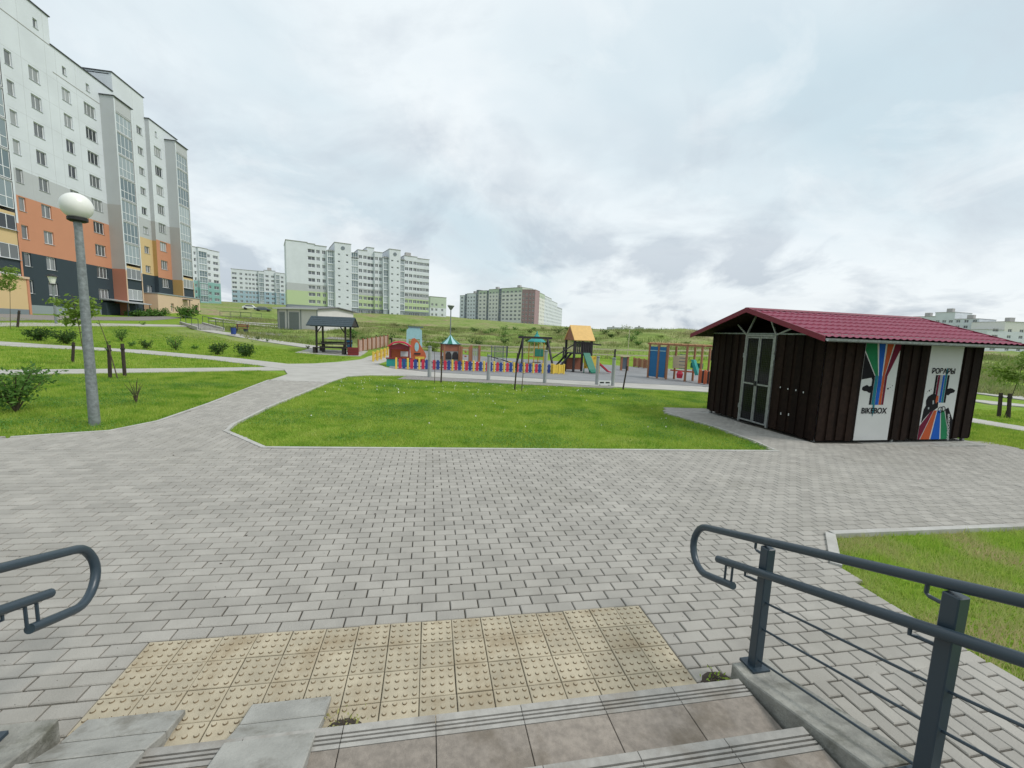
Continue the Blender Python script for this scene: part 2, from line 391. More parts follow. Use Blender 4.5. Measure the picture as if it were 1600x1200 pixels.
# courses along X (plaza) and along Y (path, side strip)
pos = []
def courses(x0, x1, y0, y1, rot):
    out = []
    if not rot:
        for k, y in enumerate(np.arange(y0+.05, y1, .1)):
            x = np.arange(x0+(.1 if k % 2 else 0), x1, .2)+.1; out.append(np.stack([x, np.full_like(x, y), np.zeros_like(x)], 1))
    else:
        for k, x in enumerate(np.arange(x0+.05, x1, .1)):
            y = np.arange(y0+(.1 if k % 2 else 0), y1, .2)+.1; out.append(np.stack([np.full_like(y, x), y, np.full_like(y, math.pi/2)], 1))
    return np.concatenate(out)
main = courses(-14, 26, -1.9, 4.1, False); main = main[~((main[:, 0] > 3.6) & (main[:, 1] < -.8))]
side = courses(3.62, 5.3, -3, -.8, True)
pathb = courses(-16, -.7, 4.1, 12.9, True)
apron = courses(8.1, 26, 4.1, 9.2, False)
allb = np.concatenate([main, side, pathb, apron])
keep = inpoly(allb[:, :2], PLAZA)
x, y = allb[:, 0], allb[:, 1]
keep &= ~((x > TILES[0]-.02) & (x < TILES[1]+.02) & (y > TILES[2]-.2) & (y < TILES[3]))
keep &= ~((x > 9.75) & (x < 14.4) & (y > 4.72) & (y < 8.6))
keep &= ~((y > 4.1) & (x < -.7) & ~inpoly(allb[:, :2], LEFT_EDGE+RIGHT_EDGE+[(-.82, 4.1), (-22, 4.1)]))
cut = allb[~keep]; allb = allb[keep]
# cut bricks: half pieces where a course runs out at an edge
def allowed(p):
    x, y = p[:, 0], p[:, 1]; k = inpoly(p, PLAZA)
    k &= ~((x > TILES[0]) & (x < TILES[1]) & (y > TILES[2]-.2) & (y < TILES[3]))
    k &= ~((x > 9.75) & (x < 14.4) & (y > 4.72) & (y < 8.6))
    return k
hv = []
for s_ in (-1, 1):
    hc = cut.copy(); hc[:, 0] += s_*.05*np.cos(cut[:, 2]); hc[:, 1] += s_*.05*np.sin(cut[:, 2]); hc = hc[allowed(hc[:, :2])]
    bad = (hc[:, 1] > 4.1) & (hc[:, 0] < -.7) & (hc[:, 2] == 0); hv.append(hc[~bad])
hx = np.arange(-15.85, -.8, .2); hv.append(np.stack([hx, np.full_like(hx, 4.15), np.full_like(hx, math.pi/2)], 1))
half = np.concatenate(hv); half = half[inpoly(half[:, :2], PLAZA)]
# drop what the photograph cannot see
c = np.stack([allb[:, 0], allb[:, 1], G(allb[:, 0], allb[:, 1])], 1)-CAM; zd = c@AX_F
u = 800+FPX*(c@AX_R)/np.maximum(zd, .1); v = 600+FPX*(c@AX_D)/np.maximum(zd, .1)
vis = (zd > .3) & (u > -160) & (u < 1760) & (v < 1330); allb = allb[vis]; u, v, zd = u[vis], v[vis], zd[vis]
zz = G(allb[:, 0], allb[:, 1]) + RNG.normal(0, .0011, len(allb))
inside = (u > -10) & (u < 1610) & (v < 1205)
order = np.argsort(np.where(inside, zd, 1e9)); near = order[:298]; rest = order[298:]
slope = (math.atan(.0085), math.atan(.0219))
for i in near:
    new('brick', fb, plaza, (allb[i, 0]+RNG.normal(0, .0008), allb[i, 1]+RNG.normal(0, .0008), zz[i]), (slope[0] if not allb[i, 2] else slope[0], slope[1], allb[i, 2]+RNG.normal(0, .004)))
def scatter(name, centers, z, rots, proto_v, proto_f, material, tilt=True, scale=None):
    n = len(centers); k = len(proto_v); cs, sn = np.cos(rots), np.sin(rots)
    pv = proto_v[None]*(1 if scale is None else scale[:, None, None])
    vx = pv[..., 0]*cs[:, None]-pv[..., 1]*sn[:, None]; vy = pv[..., 0]*sn[:, None]+pv[..., 1]*cs[:, None]
    V = np.stack([vx+centers[:, :1], vy+centers[:, 1:2], pv[..., 2]+z[:, None]], -1)
    if tilt: V[..., 2] += -.0219*vx + .0085*vy
    F_ = (proto_f[None]+np.arange(n)[:, None, None]*k).reshape(-1, proto_f.shape[1])
    me = bpy.data.meshes.new(name); me.from_pydata(V.reshape(-1, 3).tolist(), [], F_.tolist())
    me.attributes.new('rnd', 'FLOAT', 'POINT').data.foreach_set('value', np.repeat(RNG.random(n), k).astype(np.float32))
    me.materials.append(material); return me
me = scatter('paving_bricks', allb[rest, :2], zz[rest], allb[rest, 2]+RNG.normal(0, .004, len(rest)), bm_v, bm_f, MT['paver'])
stuff(new('paving_bricks', me, plaza))
hm = brick_mesh(.1, .1)
me = scatter('cut_bricks', half[:, :2], G(half[:, 0], half[:, 1]), half[:, 2], np.array(hm.v), np.array(hm.f), MT['paver'])
stuff(new('cut_bricks', me, plaza))

# ---------------------------------------------------------------- tactile tiles
tact = struct(mk('tactile_paving', MB().box(0, 3.2, -.84, 0, -.05, -.012), MT['bed'], None, (0, 0, 0), (math.atan(.0085), math.atan(.0219), 0)))
def tile_mesh():
    m = MB(); j = .0025; m.cham(j, .2-j, -.2+j, -j, -.04, 0, .003); m.f.pop(); m.m.pop()
    for a in range(4):
        for b in range(4):
            cx, cy = .026+a*.0495, -.026-b*.0495
            vs = [(cx+r*math.cos(t*math.pi/4), cy+r*math.sin(t*math.pi/4), z) for r, z in ((.0125, 0), (.0095, .006)) for t in range(8)]
            m.cur = 1; m.add(vs, [(i, (i+1) % 8, 8+(i+1) % 8, 8+i) for i in range(8)]); m.cur = 0; m.add(vs[8:], [tuple(range(8))])
    me = m.mesh('tactile_tile'); me.materials.append(MT['tile']); me.materials.append(MT['tile_dirt']); return me
tm = tile_mesh()
for r_ in range(5):
    for c_ in range(16):
        if r_ == 4 : continue
        new('tactile_tile', tm, tact, (c_*.2+RNG.normal(0, .0006), -r_*.2, .0015*RNG.standard_normal()), (RNG.normal(0, .003), RNG.normal(0, .003), RNG.normal(0, .002)))

# ---------------------------------------------------------------- stairs (rise towards the camera), curbs, bicycle ramps
STEP0, TREAD, RISE = -.83, .40, .11
stair = struct(new('stairs', None, None, (0, 0, 0), (0, math.atan(.0219), 0)))
core = MB()
for i in range(6):
    core.box(-.02, 3.36, STEP0-TREAD*(i+1)-.3, STEP0-TREAD*i-.02, -.3, .005+RISE*(i+1)-.034)
mk('stair_core', core, MT['concrete'], stair)
def nosing_profile(z):          # (y, z) relative to the front edge
    p = [(0, z-.045), (0, z-.004), (-.004, z), (-.040, z)]
    for k in range(3): y0 = -.040-k*.021; p += [(y0, z-.013), (y0-.0095, z-.013), (y0-.0095, z), (y0-.021, z)]
    p[-1] = (-.112, z); p += [(-.112, z-.045)]
    return p
for i in range(6):
    z = .005+RISE*(i+1); y = STEP0-TREAD*i; xb = 0.
    k = 0
    while xb < 3.34:
        wd = min(.42+.0*k, 3.36-xb); m = MB(); m.prism([(a+y, b) for a, b in nosing_profile(z)], xb+.002, xb+wd-.002, 'x'); mk('nosing_slab', m, MT['nosing'], stair)
        m = MB(); m.cham(xb+.002-.0, xb+wd-.002, y-TREAD-.05, y-.114, z-.045, z-.001, .002); mk('tread_slab', m, MT['slab'], stair); xb += wd; k += 1
    m = MB(); m.box(0, 3.36, y-.03, y-.012, z-RISE-.02, z-.046); mk('riser', m, MT['slab'], stair)

SL = .285
def curb(name, x0, x1, label):
    t = thing(name, label, 'curb', (0, 0, 0), 0); y = -.74; n = 0
    while y > -3.2:
        y1 = y-.78; zt = lambda yy: .062-SL*(yy+.86) if yy < -.86 else .062
        m = MB(); p = [(y-.004, -.35), (y-.004, zt(y))] + ([(-.86, zt(-.86))] if n == 0 else []) + [(y1+.004, zt(y1)), (y1+.004, -.35)]
        m.prism(p, x0, x1, 'x'); mk('curb_block', m, MT['curb_old'], t, bevel=.006); y = y1; n += 1
    return t
cr = curb('stair_curb', 3.385, 3.63, 'weathered concrete curb carrying the railing beside the grass corner'); cr.location.z = 0
cl_ = curb('stair_curb', -.27, -.005, 'concrete curb at the edge of the steps beside the bicycle ramps'); cl_.location.z = .045
cl_.location.y = .13
for x0, x1, ln, lb in ((.055, .47, -.55, 'concrete bicycle ramp next to the side curb of the steps'), (.765, 1.145, -.545, 'concrete bicycle ramp with weeds growing beside it')):
    t = thing('bicycle_ramp', lb, 'ramp'); zt = [(ln, .034), (ln-.155, .072), (ln-.30, .136), (ln-.72, .136+.42*.275), (ln-1.2, .136+.9*.275), (ln-1.7, .136+1.4*.275)]
    for k in range(len(zt)-1):
        (ya, za), (yb, zb) = zt[k], zt[k+1]
        m = MB(); m.prism([(ya-.003, za-(.03 if k == 0 else .05)), (ya-.003, za), (yb+.003, zb), (yb+.003, zb-.05)], x0, x1, 'x'); o = mk('ramp_slab', m, MT['concrete'], t, bevel=.005)
    m = MB(); m.prism([(ln-.05, -.1), (ln-.05, .005), (ln-.3, .08), (ln-1.7, .08+1.4*.275), (ln-1.7, -.1)], x0+.012, x1-.012, 'x'); mk('ramp_bed', m, MT['concrete'], t)
    t.location.z = -.0219*(x0+x1)/2; t.rotation_euler = (0, .02, 0)

# ---------------------------------------------------------------- lawn kerbs and paths
def kerb_run(name, pts, w=.06, h=.018, depth=.1):
    poly = ribbon(pts, w); return struct(sheet(name, poly, MT['kerb'], h, None, 1.5, depth))
kerb_run('lawn_kerb', [(-.84, 4.14), (8.28, 4.07)], .07, .012)
kerb_run('lawn_kerb', [(-1.83, 5.24), (-.84, 4.16)], .07, .012)
kerb_run('lawn_kerb', [(5.97, .91), (12, .88), (40, .78)], .075, .02)
kerb_run('lawn_kerb', [(5.38, .34), (5.94, .90)], .09, .02)
kerb_run('lawn_kerb', [(8.26, 4.12), (8.43, 4.81), (8.57, 6.2), (8.38, 8.2)], .06, .012)
kerb_run('lawn_kerb', [(-4.4, 4.64), (-3.46, 5.12), (-3.22, 5.94), (-3.32, 8.0), (-3.64, 11.5), (-3.77, 13)], .06, .012)
kerb_run('lawn_kerb', [(-1.82, 13), (-1.85, 11.8), (-1.97, 7.76), (-1.91, 5.75), (-1.8, 5.25)], .06, .012)
def path(name, poly, material='path', lift=0., cell=1.2): return struct(sheet(name, poly, MT[material], lift, None, cell))
J = pxpoly([(430, 577), (445, 571), (400, 566), (430, 563)])
# main path beyond the pavers, junction, playground walk
path('path', [(-3.75, 12.95), (-3.85, 15.2), (-4.6, 17.2), (-5.8, 18.3), (-6.1, 19.6), (-4.4, 21.2), (-3.6, 23.2), (-3.0, 27), (-2.9, 30), (-1.9, 34), (-.9, 34), (-1.2, 27.5), (-1.35, 23), (-.6, 20.6), (1.4, 18.9), (8, 17.2), (15.5, 16.6), (15.6, 13.9), (9.8, 14.9), (5, 16.0), (.6, 16.4), (-.9, 16.0), (-1.6, 15.2), (-1.8, 12.95)], lift=.004)
path('path', ribbon([gp(480, 573), gp(430, 575.5), gp(300, 577.5), gp(0, 581), gp(-150, 582.5)], [1.4, 1.5, 1.5, 1.5, 1.5]), lift=-.004)
path('path', ribbon([gp(440, 571), gp(350, 560.5), gp(200, 547.5), gp(0, 536.5), gp(-150, 528)], [1.7, 1.8, 1.9, 2.0, 2.0]), lift=0.001)
path('path', ribbon([gp(500, 544), gp(420, 532.5), gp(365, 523), gp(320, 516)], 1.5), lift=.02)
path('path', ribbon([gp(455, 513), gp(400, 508), gp(330, 501.5)], 1.6), lift=.06)
path('path', ribbon([gp(455, 508), gp(380, 504), gp(330, 497)], 1.2), lift=.06)
path('path', ribbon([gp(-120, 508), gp(0, 507), gp(150, 507.5), gp(290, 509)], 2.2), 'path', lift=.02)
path('road', [(-36.5, 30), (-31, 30), (-31, 55), (-33, 66), (-36, 66)], 'gravel', lift=.02)
path('gravel_strip', [(.35, 14.95), (5, 14.55), (9.4, 14.3), (9.75, 14.7), (5, 15.9), (.7, 16.3)], 'gravel', lift=-.002)
path('playground_surface', [(-.5, 20.7), (1.45, 19.0), (8, 17.3), (15.55, 16.7), (24, 16.2), (27, 24), (18, 27.5), (10, 31), (4, 33.5), (-.7, 34)], 'rubber', lift=.008)
path('path', [(15.45, 13.95), (24, 12.9), (24, 15.8), (15.55, 16.5)], lift=.002)
path('path', ribbon([(19.6, -6), (19.7, 4), (19.95, 7.6), (20.5, 12), (22, 20)], 1.3), lift=.0)
path('path', ribbon([gp(1520, 627), gp(1560, 630), gp(1640, 638)], 1.8), lift=.02)
path('road', ribbon([gp(1510, 613), gp(1560, 615), gp(1640, 620)], 5.5), lift=.03)
# ---------------------------------------------------------------- stair railings
def arc(c, r, a0, a1, n=8):      # in the (y,z) plane
    return [(c[0]+r*math.cos(R(a0+(a1-a0)*i/n)), c[1]+r*math.sin(R(a0+(a1-a0)*i/n))) for i in range(n+1)]
def railing(x, label, side, dz=0., dy=0., yend=-.27):
    t = thing('handrail', label, 'railing', (x, dy, dz)); s = .318
    zt = lambda y: .815-s*(y+.77); zl = lambda y: .64-s*(y+.77)
    ang = math.degrees(math.atan(s))
    ys_ = np.linspace(-3.3, yend, 6)
    pts = [(yy, zt(yy)) for yy in ys_]
    r = .148; y0, z0 = pts[-1]; c = (y0-r*math.sin(R(-ang))*-1*0 + r*math.sin(R(ang))*-1, z0-r*math.cos(R(ang)))
    pts += arc(c, r, 90-ang, -90-ang, 12)[1:]
    ye, ze = pts[-1]; pts += [(ye-.12, ze+.12*s), (ye-.26, ze+.26*s)]
    na = len(pts)-2; lx = -.05*side
    m = MB(); m.tube([(0 if i < 8 else lx*min(1, (i-8)/(na-8)), a, b) for i, (a, b) in enumerate(pts)], .0225, 12); mk('top_rail', m, MT['steel'], t, smooth='a')
    lp = [(yy, zl(yy)) for yy in (-3.3, -.47)]
    lx = -.05*side
    m = MB(); m.tube([(lx, a, b) for a, b in lp], .0225, 12); mk('lower_rail', m, MT['steel'], t, smooth='a')
    for yy in (-.545, -.60):
        m = MB(); m.tube([(lx, yy, zl(yy)-.01), (lx, yy, ze+(ye-yy)*s+.01)], .007, 6); mk('connector_rod', m, MT['steel'], t)
    cz = lambda y: .064-SL*(y+.86) if y < -.86 else .064
    prev = None; px_ = .004*side; lx = -.05*side
    for k, yp in enumerate((-.785, -1.61, -2.43, -3.25)):
        m = MB(); m.box(px_-.027, px_+.027, yp-.027, yp+.027, cz(yp)-.02, zt(yp)-.032); o = mk('post', m, MT['steel'], t, bevel=.004)
        m = MB(); m.box(px_-.055, px_+.055, yp-.055, yp+.055, cz(yp)-.006, cz(yp)+.010); mk('base_plate', m, MT['steel'], t)
        for zz_, f, xr in ((zt, -.085, 0), (zl, -.075, lx)):
            m = MB(); zb = zz_(yp+.08)+f+.02
            m.tube([(px_, yp+.02, zb), (px_*.5+xr*.5, yp+.075, zb), (xr, yp+.085, zb+.008), (xr, yp+.085, zz_(yp+.085)-.015)], .0075, 6); mk('rail_bracket', m, MT['steel'], t)
        if prev is not None:
            for h in (.045, .24, .40):
                m = MB(); m.tube([(px_, prev, cz(prev)+h), (px_, yp, cz(yp)+h)], .006, 6); mk('infill_rod', m, MT['steel'], t)
        prev = yp
    return t
railing(3.5, 'dark steel handrail with looped end standing beside the grass corner', 1, dz=.0)
railing(-.20, 'dark steel handrail with looped end beside the bicycle ramps', -1, dz=.05, dy=.06, yend=-.24)

# ---------------------------------------------------------------- bicycle shelter
mt('board', (.021, .0115, .008), .75, spec=.12, var=.45, vscale=9, rnd=.5, bump=.35, bscale=40)
mt('roof_red', (.24, .022, .06), .42, spec=.4, var=.1, vscale=2)
mt('fascia', (.17, .01, .03), .45)
mt('ply', (.52, .53, .52), .55, var=.06, vscale=2)
mt('door_glass', (.012, .014, .018), .1, spec=.25, trans=.4)
mt('dark_in', (.02, .018, .017), .9)
for k_, c_ in dict(s_green=(.015, .17, .07), s_blue=(.012, .09, .40), s_orange=(.42, .085, .03), s_wine=(.13, .01, .03), s_black=(.008, .008, .01), s_teal=(.02, .16, .20), s_pale=(.30, .33, .34)).items(): mt(k_, c_, .8, spec=.15, var=.12, vscale=8)
BX0, BX1, BY0, BY1, BZ = 9.92, 14.28, 4.84, 8.44, -.185
sh = thing('bicycle_shelter', 'dark brown timber bicycle shelter with wine red metal tile roof', 'shelter', (0, 0, 0))
m = MB(); m.box(BX0-.3, BX1+.08, 4.52, BY1+.1, -.5, BZ-.045); mk('concrete_base', m, MT['concrete'], sh, bevel=.01)
EZ = BZ+2.37; RZ = EZ+.57; RY = (BY0+BY1)/2; OV = .42
# steel frame posts and wall boards (alternating proud and set-back)
for x_, y_ in ((BX0+.05, BY0+.07), (BX1-.05, BY0+.07), (BX0+.05, BY1-.07), (BX1-.05, BY1-.07), ((BX0+BX1)/2, BY0+.07)):
    m = MB(); m.box(x_-.03, x_+.03, y_-.03, y_+.03, BZ-.045, EZ); mk('frame_post', m, MT['galv'], sh)
P1 = (atY(1333, 688, BY0-.03)[0], atY(1386, 688, BY0-.03)[0]); P2 = (atY(1433, 688, BY0-.03)[0], atY(1483, 688, BY0-.03)[0])
def boards(a0, a1, fixed, axis, skip, z1=lambda a: EZ, sgn=-1):
    a = a0; k = 0; wd = .128
    while a < a1-.02:
        b = min(a+wd, a1); c = (a+b)/2
        if not any(s0 < c < s1 for s0, s1 in skip):
            off = .0 if k % 2 else .024; zb = BZ+.03+random.uniform(-.018, .018); m = MB(); e = .012 if not k % 2 else -.004
            f0, f1 = fixed+sgn*off, fixed+sgn*(off+.022)
            lo, hi = min(f0, f1), max(f0, f1)
            if axis == 'x': m.box(a-e, b+e, lo, hi, zb, z1(c))
            else: m.box(lo, hi, a-e, b+e, zb, z1(c))
            mk('wall_board', m, MT['board'], sh)
        a = b; k += 1
DY0, DY1 = 6.12, 7.12
gab = lambda y: EZ+.60*(1-abs(y-RY)/((BY1-BY0)/2+OV*0.9))-.06
boards(BX0, BX1, BY0, 'x', [P1, P2]); boards(BX0, BX1, BY1, 'x', [], sgn=1)
boards(BY0, BY1, BX0, 'y', [(DY0, DY1)], lambda y: EZ-.02); boards(BY0, BY1, BX1, 'y', [], lambda y: EZ-.02, sgn=1)
# door: galvanised frame, two leaves, wire mesh
door = mk('door', MB().box(BX0-.06, BX0-.02, DY0+.0, DY0+.045, BZ, EZ-.06).box(BX0-.06, BX0-.02, DY1-.045, DY1, BZ, EZ-.06).box(BX0-.06, BX0-.02, DY0+.045, DY1-.045, EZ-.11, EZ-.06), MT['galv'], sh)
for k, (a, b) in enumerate(((DY0+.05, (DY0+DY1)/2-.006), ((DY0+DY1)/2+.006, DY1-.05))):
    m = MB(); X_ = (BX0-.055, BX0-.025); zb, zt_ = BZ+.05, EZ-.12; zm = BZ+1.02
    for (p, q_, r_, s_) in ((a, a+.035, zb, zt_), (b-.035, b, zb, zt_), (a+.035, b-.035, zb, zb+.035), (a+.035, b-.035, zt_-.035, zt_), (a+.035, b-.035, zm, zm+.04)): m.box(*X_, p, q_, r_, s_)
    mk('door_leaf', m, MT['galv'], door)
    m = MB()
    for z_ in np.arange(zb+.06, zt_-.03, .055): m.bar((BX0-.036, a+.03, z_), (BX0-.036, b-.03, z_), .003, .003)
    for y_ in np.arange(a+.06, b-.03, .055): m.bar((BX0-.040, y_, zb+.03), (BX0-.040, y_, zt_-.03), .003, .003)
    mk('wire_mesh', m, MT['black'], door); m = MB(); m.box(BX0-.030, BX0-.026, a+.03, b-.03, zb+.03, zt_-.03); mk('glass_pane', m, MT['door_glass'], door)
m = MB(); m.box(BX0-.085, BX0-.055, (DY0+DY1)/2-.03, (DY0+DY1)/2+.03, BZ+1.0, BZ+1.12); mk('lock', m, MT['black'], door)
for yy, zz_ in ((DY0-.01, BZ+.35), (DY0-.01, BZ+1.7), (DY1+.01, BZ+.35), (DY1+.01, BZ+1.7)):
    m = MB(); m.cyl(BX0-.06, yy, zz_, zz_+.12, .012, 8); mk('hinge', m, MT['galv'], door)
# gable struts
for (ya, za, yb, zb) in ((DY0+.02, EZ-.06, RY-.22, RZ-.14), (DY1-.02, EZ-.06, RY+.2, RZ-.14), (DY0+.0, EZ-.06, DY0-.5, EZ+.12), (DY1+.0, EZ-.06, DY1+.35, EZ+.2)):
    m = MB(); m.bar((BX0-.04, ya, za), (BX0-.04, yb, zb), .035, .035, (1, 0, 0)); mk('gable_strut', m, MT['galv'], sh)
m = MB(); m.box(BX0-.05, BX0-.01, BY0, BY1, EZ-.055, EZ-.02); mk('tie_beam', m, MT['lamp_steel'], sh)
m = MB(); m.prism([(BY0, EZ), (BY1, EZ), (RY, RZ-.1)], BX0+.9, BX0+.93, 'x'); mk('gable_board', m, MT['board'], sh)
# roof: pressed metal tile sheets, ridge cap, fascia
def tile_roof(sgn):
    x0, x1 = BX0-.50, BX1+.52; wv = .172; nxw = int((x1-x0)/wv)*8; run = (BY1-BY0)/2+OV; nst = 7; k = 6
    X = np.linspace(x0, x1, nxw+1); rows = []
    for s in range(nst):
        for j in range(k): rows.append((s+(j/(k-1))*.985 if j < k-1 else s+.985, 1-(j/(k-1))))
    vs = []
    for p, st in rows:
        f = p/nst; y = RY+sgn*run*f; z = RZ-.03-(RZ-EZ+.10)*f
        h = .024*(.5+.5*np.cos(2*math.pi*(X-x0)/wv)); h = np.maximum(h, .004)+.032*(1-st)
        vs.append(np.stack([X, np.full_like(X, y), z+h], 1))
    V = np.concatenate(vs); nr = len(rows); nc = nxw+1; id_ = np.arange(nr*nc).reshape(nr, nc)
    F_ = np.stack([id_[:-1, :-1], id_[1:, :-1], id_[1:, 1:], id_[:-1, 1:]], -1).reshape(-1, 4)
    me = bpy.data.meshes.new('roof_sheet'); me.from_pydata(V.tolist(), [], F_.tolist())
    if sgn > 0: pass
    me.polygons.foreach_set('use_smooth', [True]*len(me.polygons)); me.set_sharp_from_angle(angle=R(50))
    return me
roof = mk('roof', MB().prism([(RY-(BY1-BY0)/2-OV+.02, EZ-.14), (RY, RZ-.09), (RY+(BY1-BY0)/2+OV-.02, EZ-.14), (RY+(BY1-BY0)/2+OV-.02, EZ-.115), (RY, RZ-.055), (RY-(BY1-BY0)/2-OV+.02, EZ-.115)], BX0-.5, BX1+.48, 'x'), MT['board'], sh)
for s_ in (-1, 1): mk('roof_sheet', tile_roof(s_), MT['roof_red'], roof)
m = MB(); m.prism([(RY-.13, RZ-.025), (RY-.05, RZ+.028), (RY+.05, RZ+.028), (RY+.13, RZ-.025), (RY, RZ+.0)], BX0-.52, BX1+.54, 'x'); mk('ridge_cap', m, MT['fascia'], roof)
for xx in (BX0-.53, BX1+.525):
    m = MB(); run = (BY1-BY0)/2+OV
    for s_ in (-1, 1): m.prism([(RY, RZ+.03), (RY+s_*run, EZ-.075), (RY+s_*run, EZ-.19), (RY, RZ-.09)], xx, xx+.028, 'x')
    mk('verge_board', m, MT['fascia'], roof)
m = MB(); gy = BY0-OV-.05
m.prism([(gy-.05, EZ-.125), (gy-.045, EZ-.17), (gy, EZ-.19), (gy+.045, EZ-.17), (gy+.05, EZ-.125), (gy+.04, EZ-.125), (gy+.035, EZ-.162), (gy, EZ-.18), (gy-.035, EZ-.162), (gy-.04, EZ-.125)], BX0-.5, BX1+.5, 'x'); mk('gutter', m, MT['lamp_steel'], roof)
m = MB(); m.box(BX0-.45, BX1+.45, BY0-.16, BY0-.10, EZ-.1, EZ-.02); mk('eave_purlin', m, MT['galv'], sh)
# painted panels: stripes and stencilled words are flat print on each board
def flat(poly, X0, W, H, y, material, parent, name='paint', k=0):
    vs = [(X0+W*u_, y-.0008*k, BZ+.02+H*v_) for u_, v_ in poly]; me = bpy.data.meshes.new(name); me.from_pydata(vs, [], [tuple(range(len(vs)))]); me.materials.append(MT[material]); return new(name, me, parent)
def letters(txt, X, Z, size, y, material, parent, rot=0, sx=1.0, name='lettering'):
    cu = bpy.data.curves.new('lettering', 'FONT'); cu.body = txt; cu.size = size; cu.extrude = .0004; cu.offset = size*.02; cu.align_x = 'CENTER'
    o = bpy.data.objects.new('tmp', cu); COL.objects.link(o); bpy.context.view_layer.update()
    me = bpy.data.meshes.new_from_object(o); bpy.data.objects.remove(o); me.name = name; me.materials.append(MT[material])
    p = new(name, me, parent, (X, y, Z), (math.pi/2, rot, 0)); p.scale = (sx, 1, 1); return p
PY = BY0-.03; HH = 2.28
def blob(cx, cy, rx, ry, n=14, rag=.18): return [(cx+rx*(1+random.uniform(-rag, rag))*math.cos(2*math.pi*i/n), cy+ry*(1+random.uniform(-rag, rag))*math.sin(2*math.pi*i/n)) for i in range(n)]
W1 = P1[1]-P1[0]; pa = mk('painted_panel', MB().box(P1[0], P1[1], PY, PY+.02, BZ+.02, EZ-.0), MT['ply'], sh)
pa['label'] = 'white panel with coloured stripes fanning out at its top'
cols = ['s_black', 's_green', 's_blue', 's_orange', 's_wine']; top = [-.0, .055, .30, .58, .86, 1.0]; mid = [.30, .37, .47, .58, .66, .73]
for i, cc in enumerate(cols):
    g_ = .012
    if i == 0: flat([(0, .60), (.0, .86), (mid[0]+.06, .64), (mid[0], .60), (.28, .62)], P1[0], W1, HH, PY, cc, pa, k=1+i)
    elif i == 4: flat([(mid[4], .64), (top[4]+.02, 1.04), (1.0, 1.04), (1.0, .90), (mid[5], .64)], P1[0], W1, HH, PY, cc, pa, k=1+i)
    else: flat([(mid[i]+g_, .64), (mid[i+1]-g_, .64), (top[i+1]-.03, 1.04), (top[i]+.03 if i > 1 else .0, 1.04)] + ([(0, .88)] if i == 1 else []), P1[0], W1, HH, PY, cc, pa, k=1+i)
    lo_ = .355 if i else .355
    flat([(mid[i]+g_*.5, lo_), (mid[i+1]-g_*.5, lo_), (mid[i+1]-g_*.5, .64), (mid[i]+g_*.5, .64)], P1[0], W1, HH, PY, cc if i != 1 else 's_teal', pa, k=6)
flat([(.33, .545), (.24, .535), (.18, .55), (.06, .53), (.04, .505), (.10, .49), (.20, .485), (.27, .47), (.33, .475)], P1[0], W1, HH, PY, 's_black', pa, k=2)
for cx_, cz_, r_ in ((.80, .515, .026), (.86, .528, .012), (.92, .545, .014), (.84, .56, .008), (.95, .50, .007)): flat(blob(cx_, cz_, r_, r_*.36, 8), P1[0], W1, HH, PY, 's_black', pa, k=2)
flat([(.42, .36), (.475, .36), (.47, .28), (.45, .235), (.43, .28)], P1[0], W1, HH, PY, 's_teal', pa, k=9)
letters('BIKEBOX', (P1[0]+P1[1])/2-.02, BZ+.02+HH*.27, .18, PY-.008, 's_black', pa, 0, .95)
W2 = P2[1]-P2[0]; pb = mk('painted_panel', MB().box(P2[0], P2[1], PY, PY+.02, BZ+.02, EZ), MT['ply'], sh)
pb['label'] = 'white panel with a painted cyclist above stripes fanning out at its foot'
mid2 = [.26, .335, .43, .53, .61, .69]; bot2 = [-.0, .0, .40, .72, 1.0, 1.0]; cols2 = ['s_wine', 's_orange', 's_blue', 's_green', 's_black']
flat([(0, .14), (.30, .30), (.36, .30), (.06, .0), (0, .0)], P2[0], W2, HH, PY, 's_wine', pb, k=1)
for i, (a, b, cc) in enumerate((((.37, .46), (.08, .36), 's_orange'), ((.48, .57), (.40, .68), 's_blue'), ((.59, .69), (.72, .97), 's_green'))):
    flat([(b[0], 0), (b[1], 0), (a[1], .30), (a[0], .30)], P2[0], W2, HH, PY, cc, pb, k=2+i)
flat([(.98, 0), (1, 0), (1, .20), (.80, .33), (.71, .31)], P2[0], W2, HH, PY, 's_black', pb, k=5)
for i, cc in enumerate(['s_black', 's_wine', 's_pale', 's_blue', 's_teal', 's_black']):
    a = .26+i*.072; flat([(a, .38), (a+.062, .38), (a+.062, .66), (a, .66)], P2[0], W2, HH, PY, cc, pb, k=3)
flat([(.67, .52), (.76, .53), (.84, .525), (.93, .505), (.90, .485), (.80, .475), (.74, .455), (.67, .46)], P2[0], W2, HH, PY, 's_black', pb, k=2)
for cx_, cz_, r_ in ((.13, .50, .022), (.08, .49, .010), (.18, .515, .012), (.05, .47, .008)): flat(blob(cx_, cz_, r_, r_*.4, 8), P2[0], W2, HH, PY, 's_black', pb, k=2)
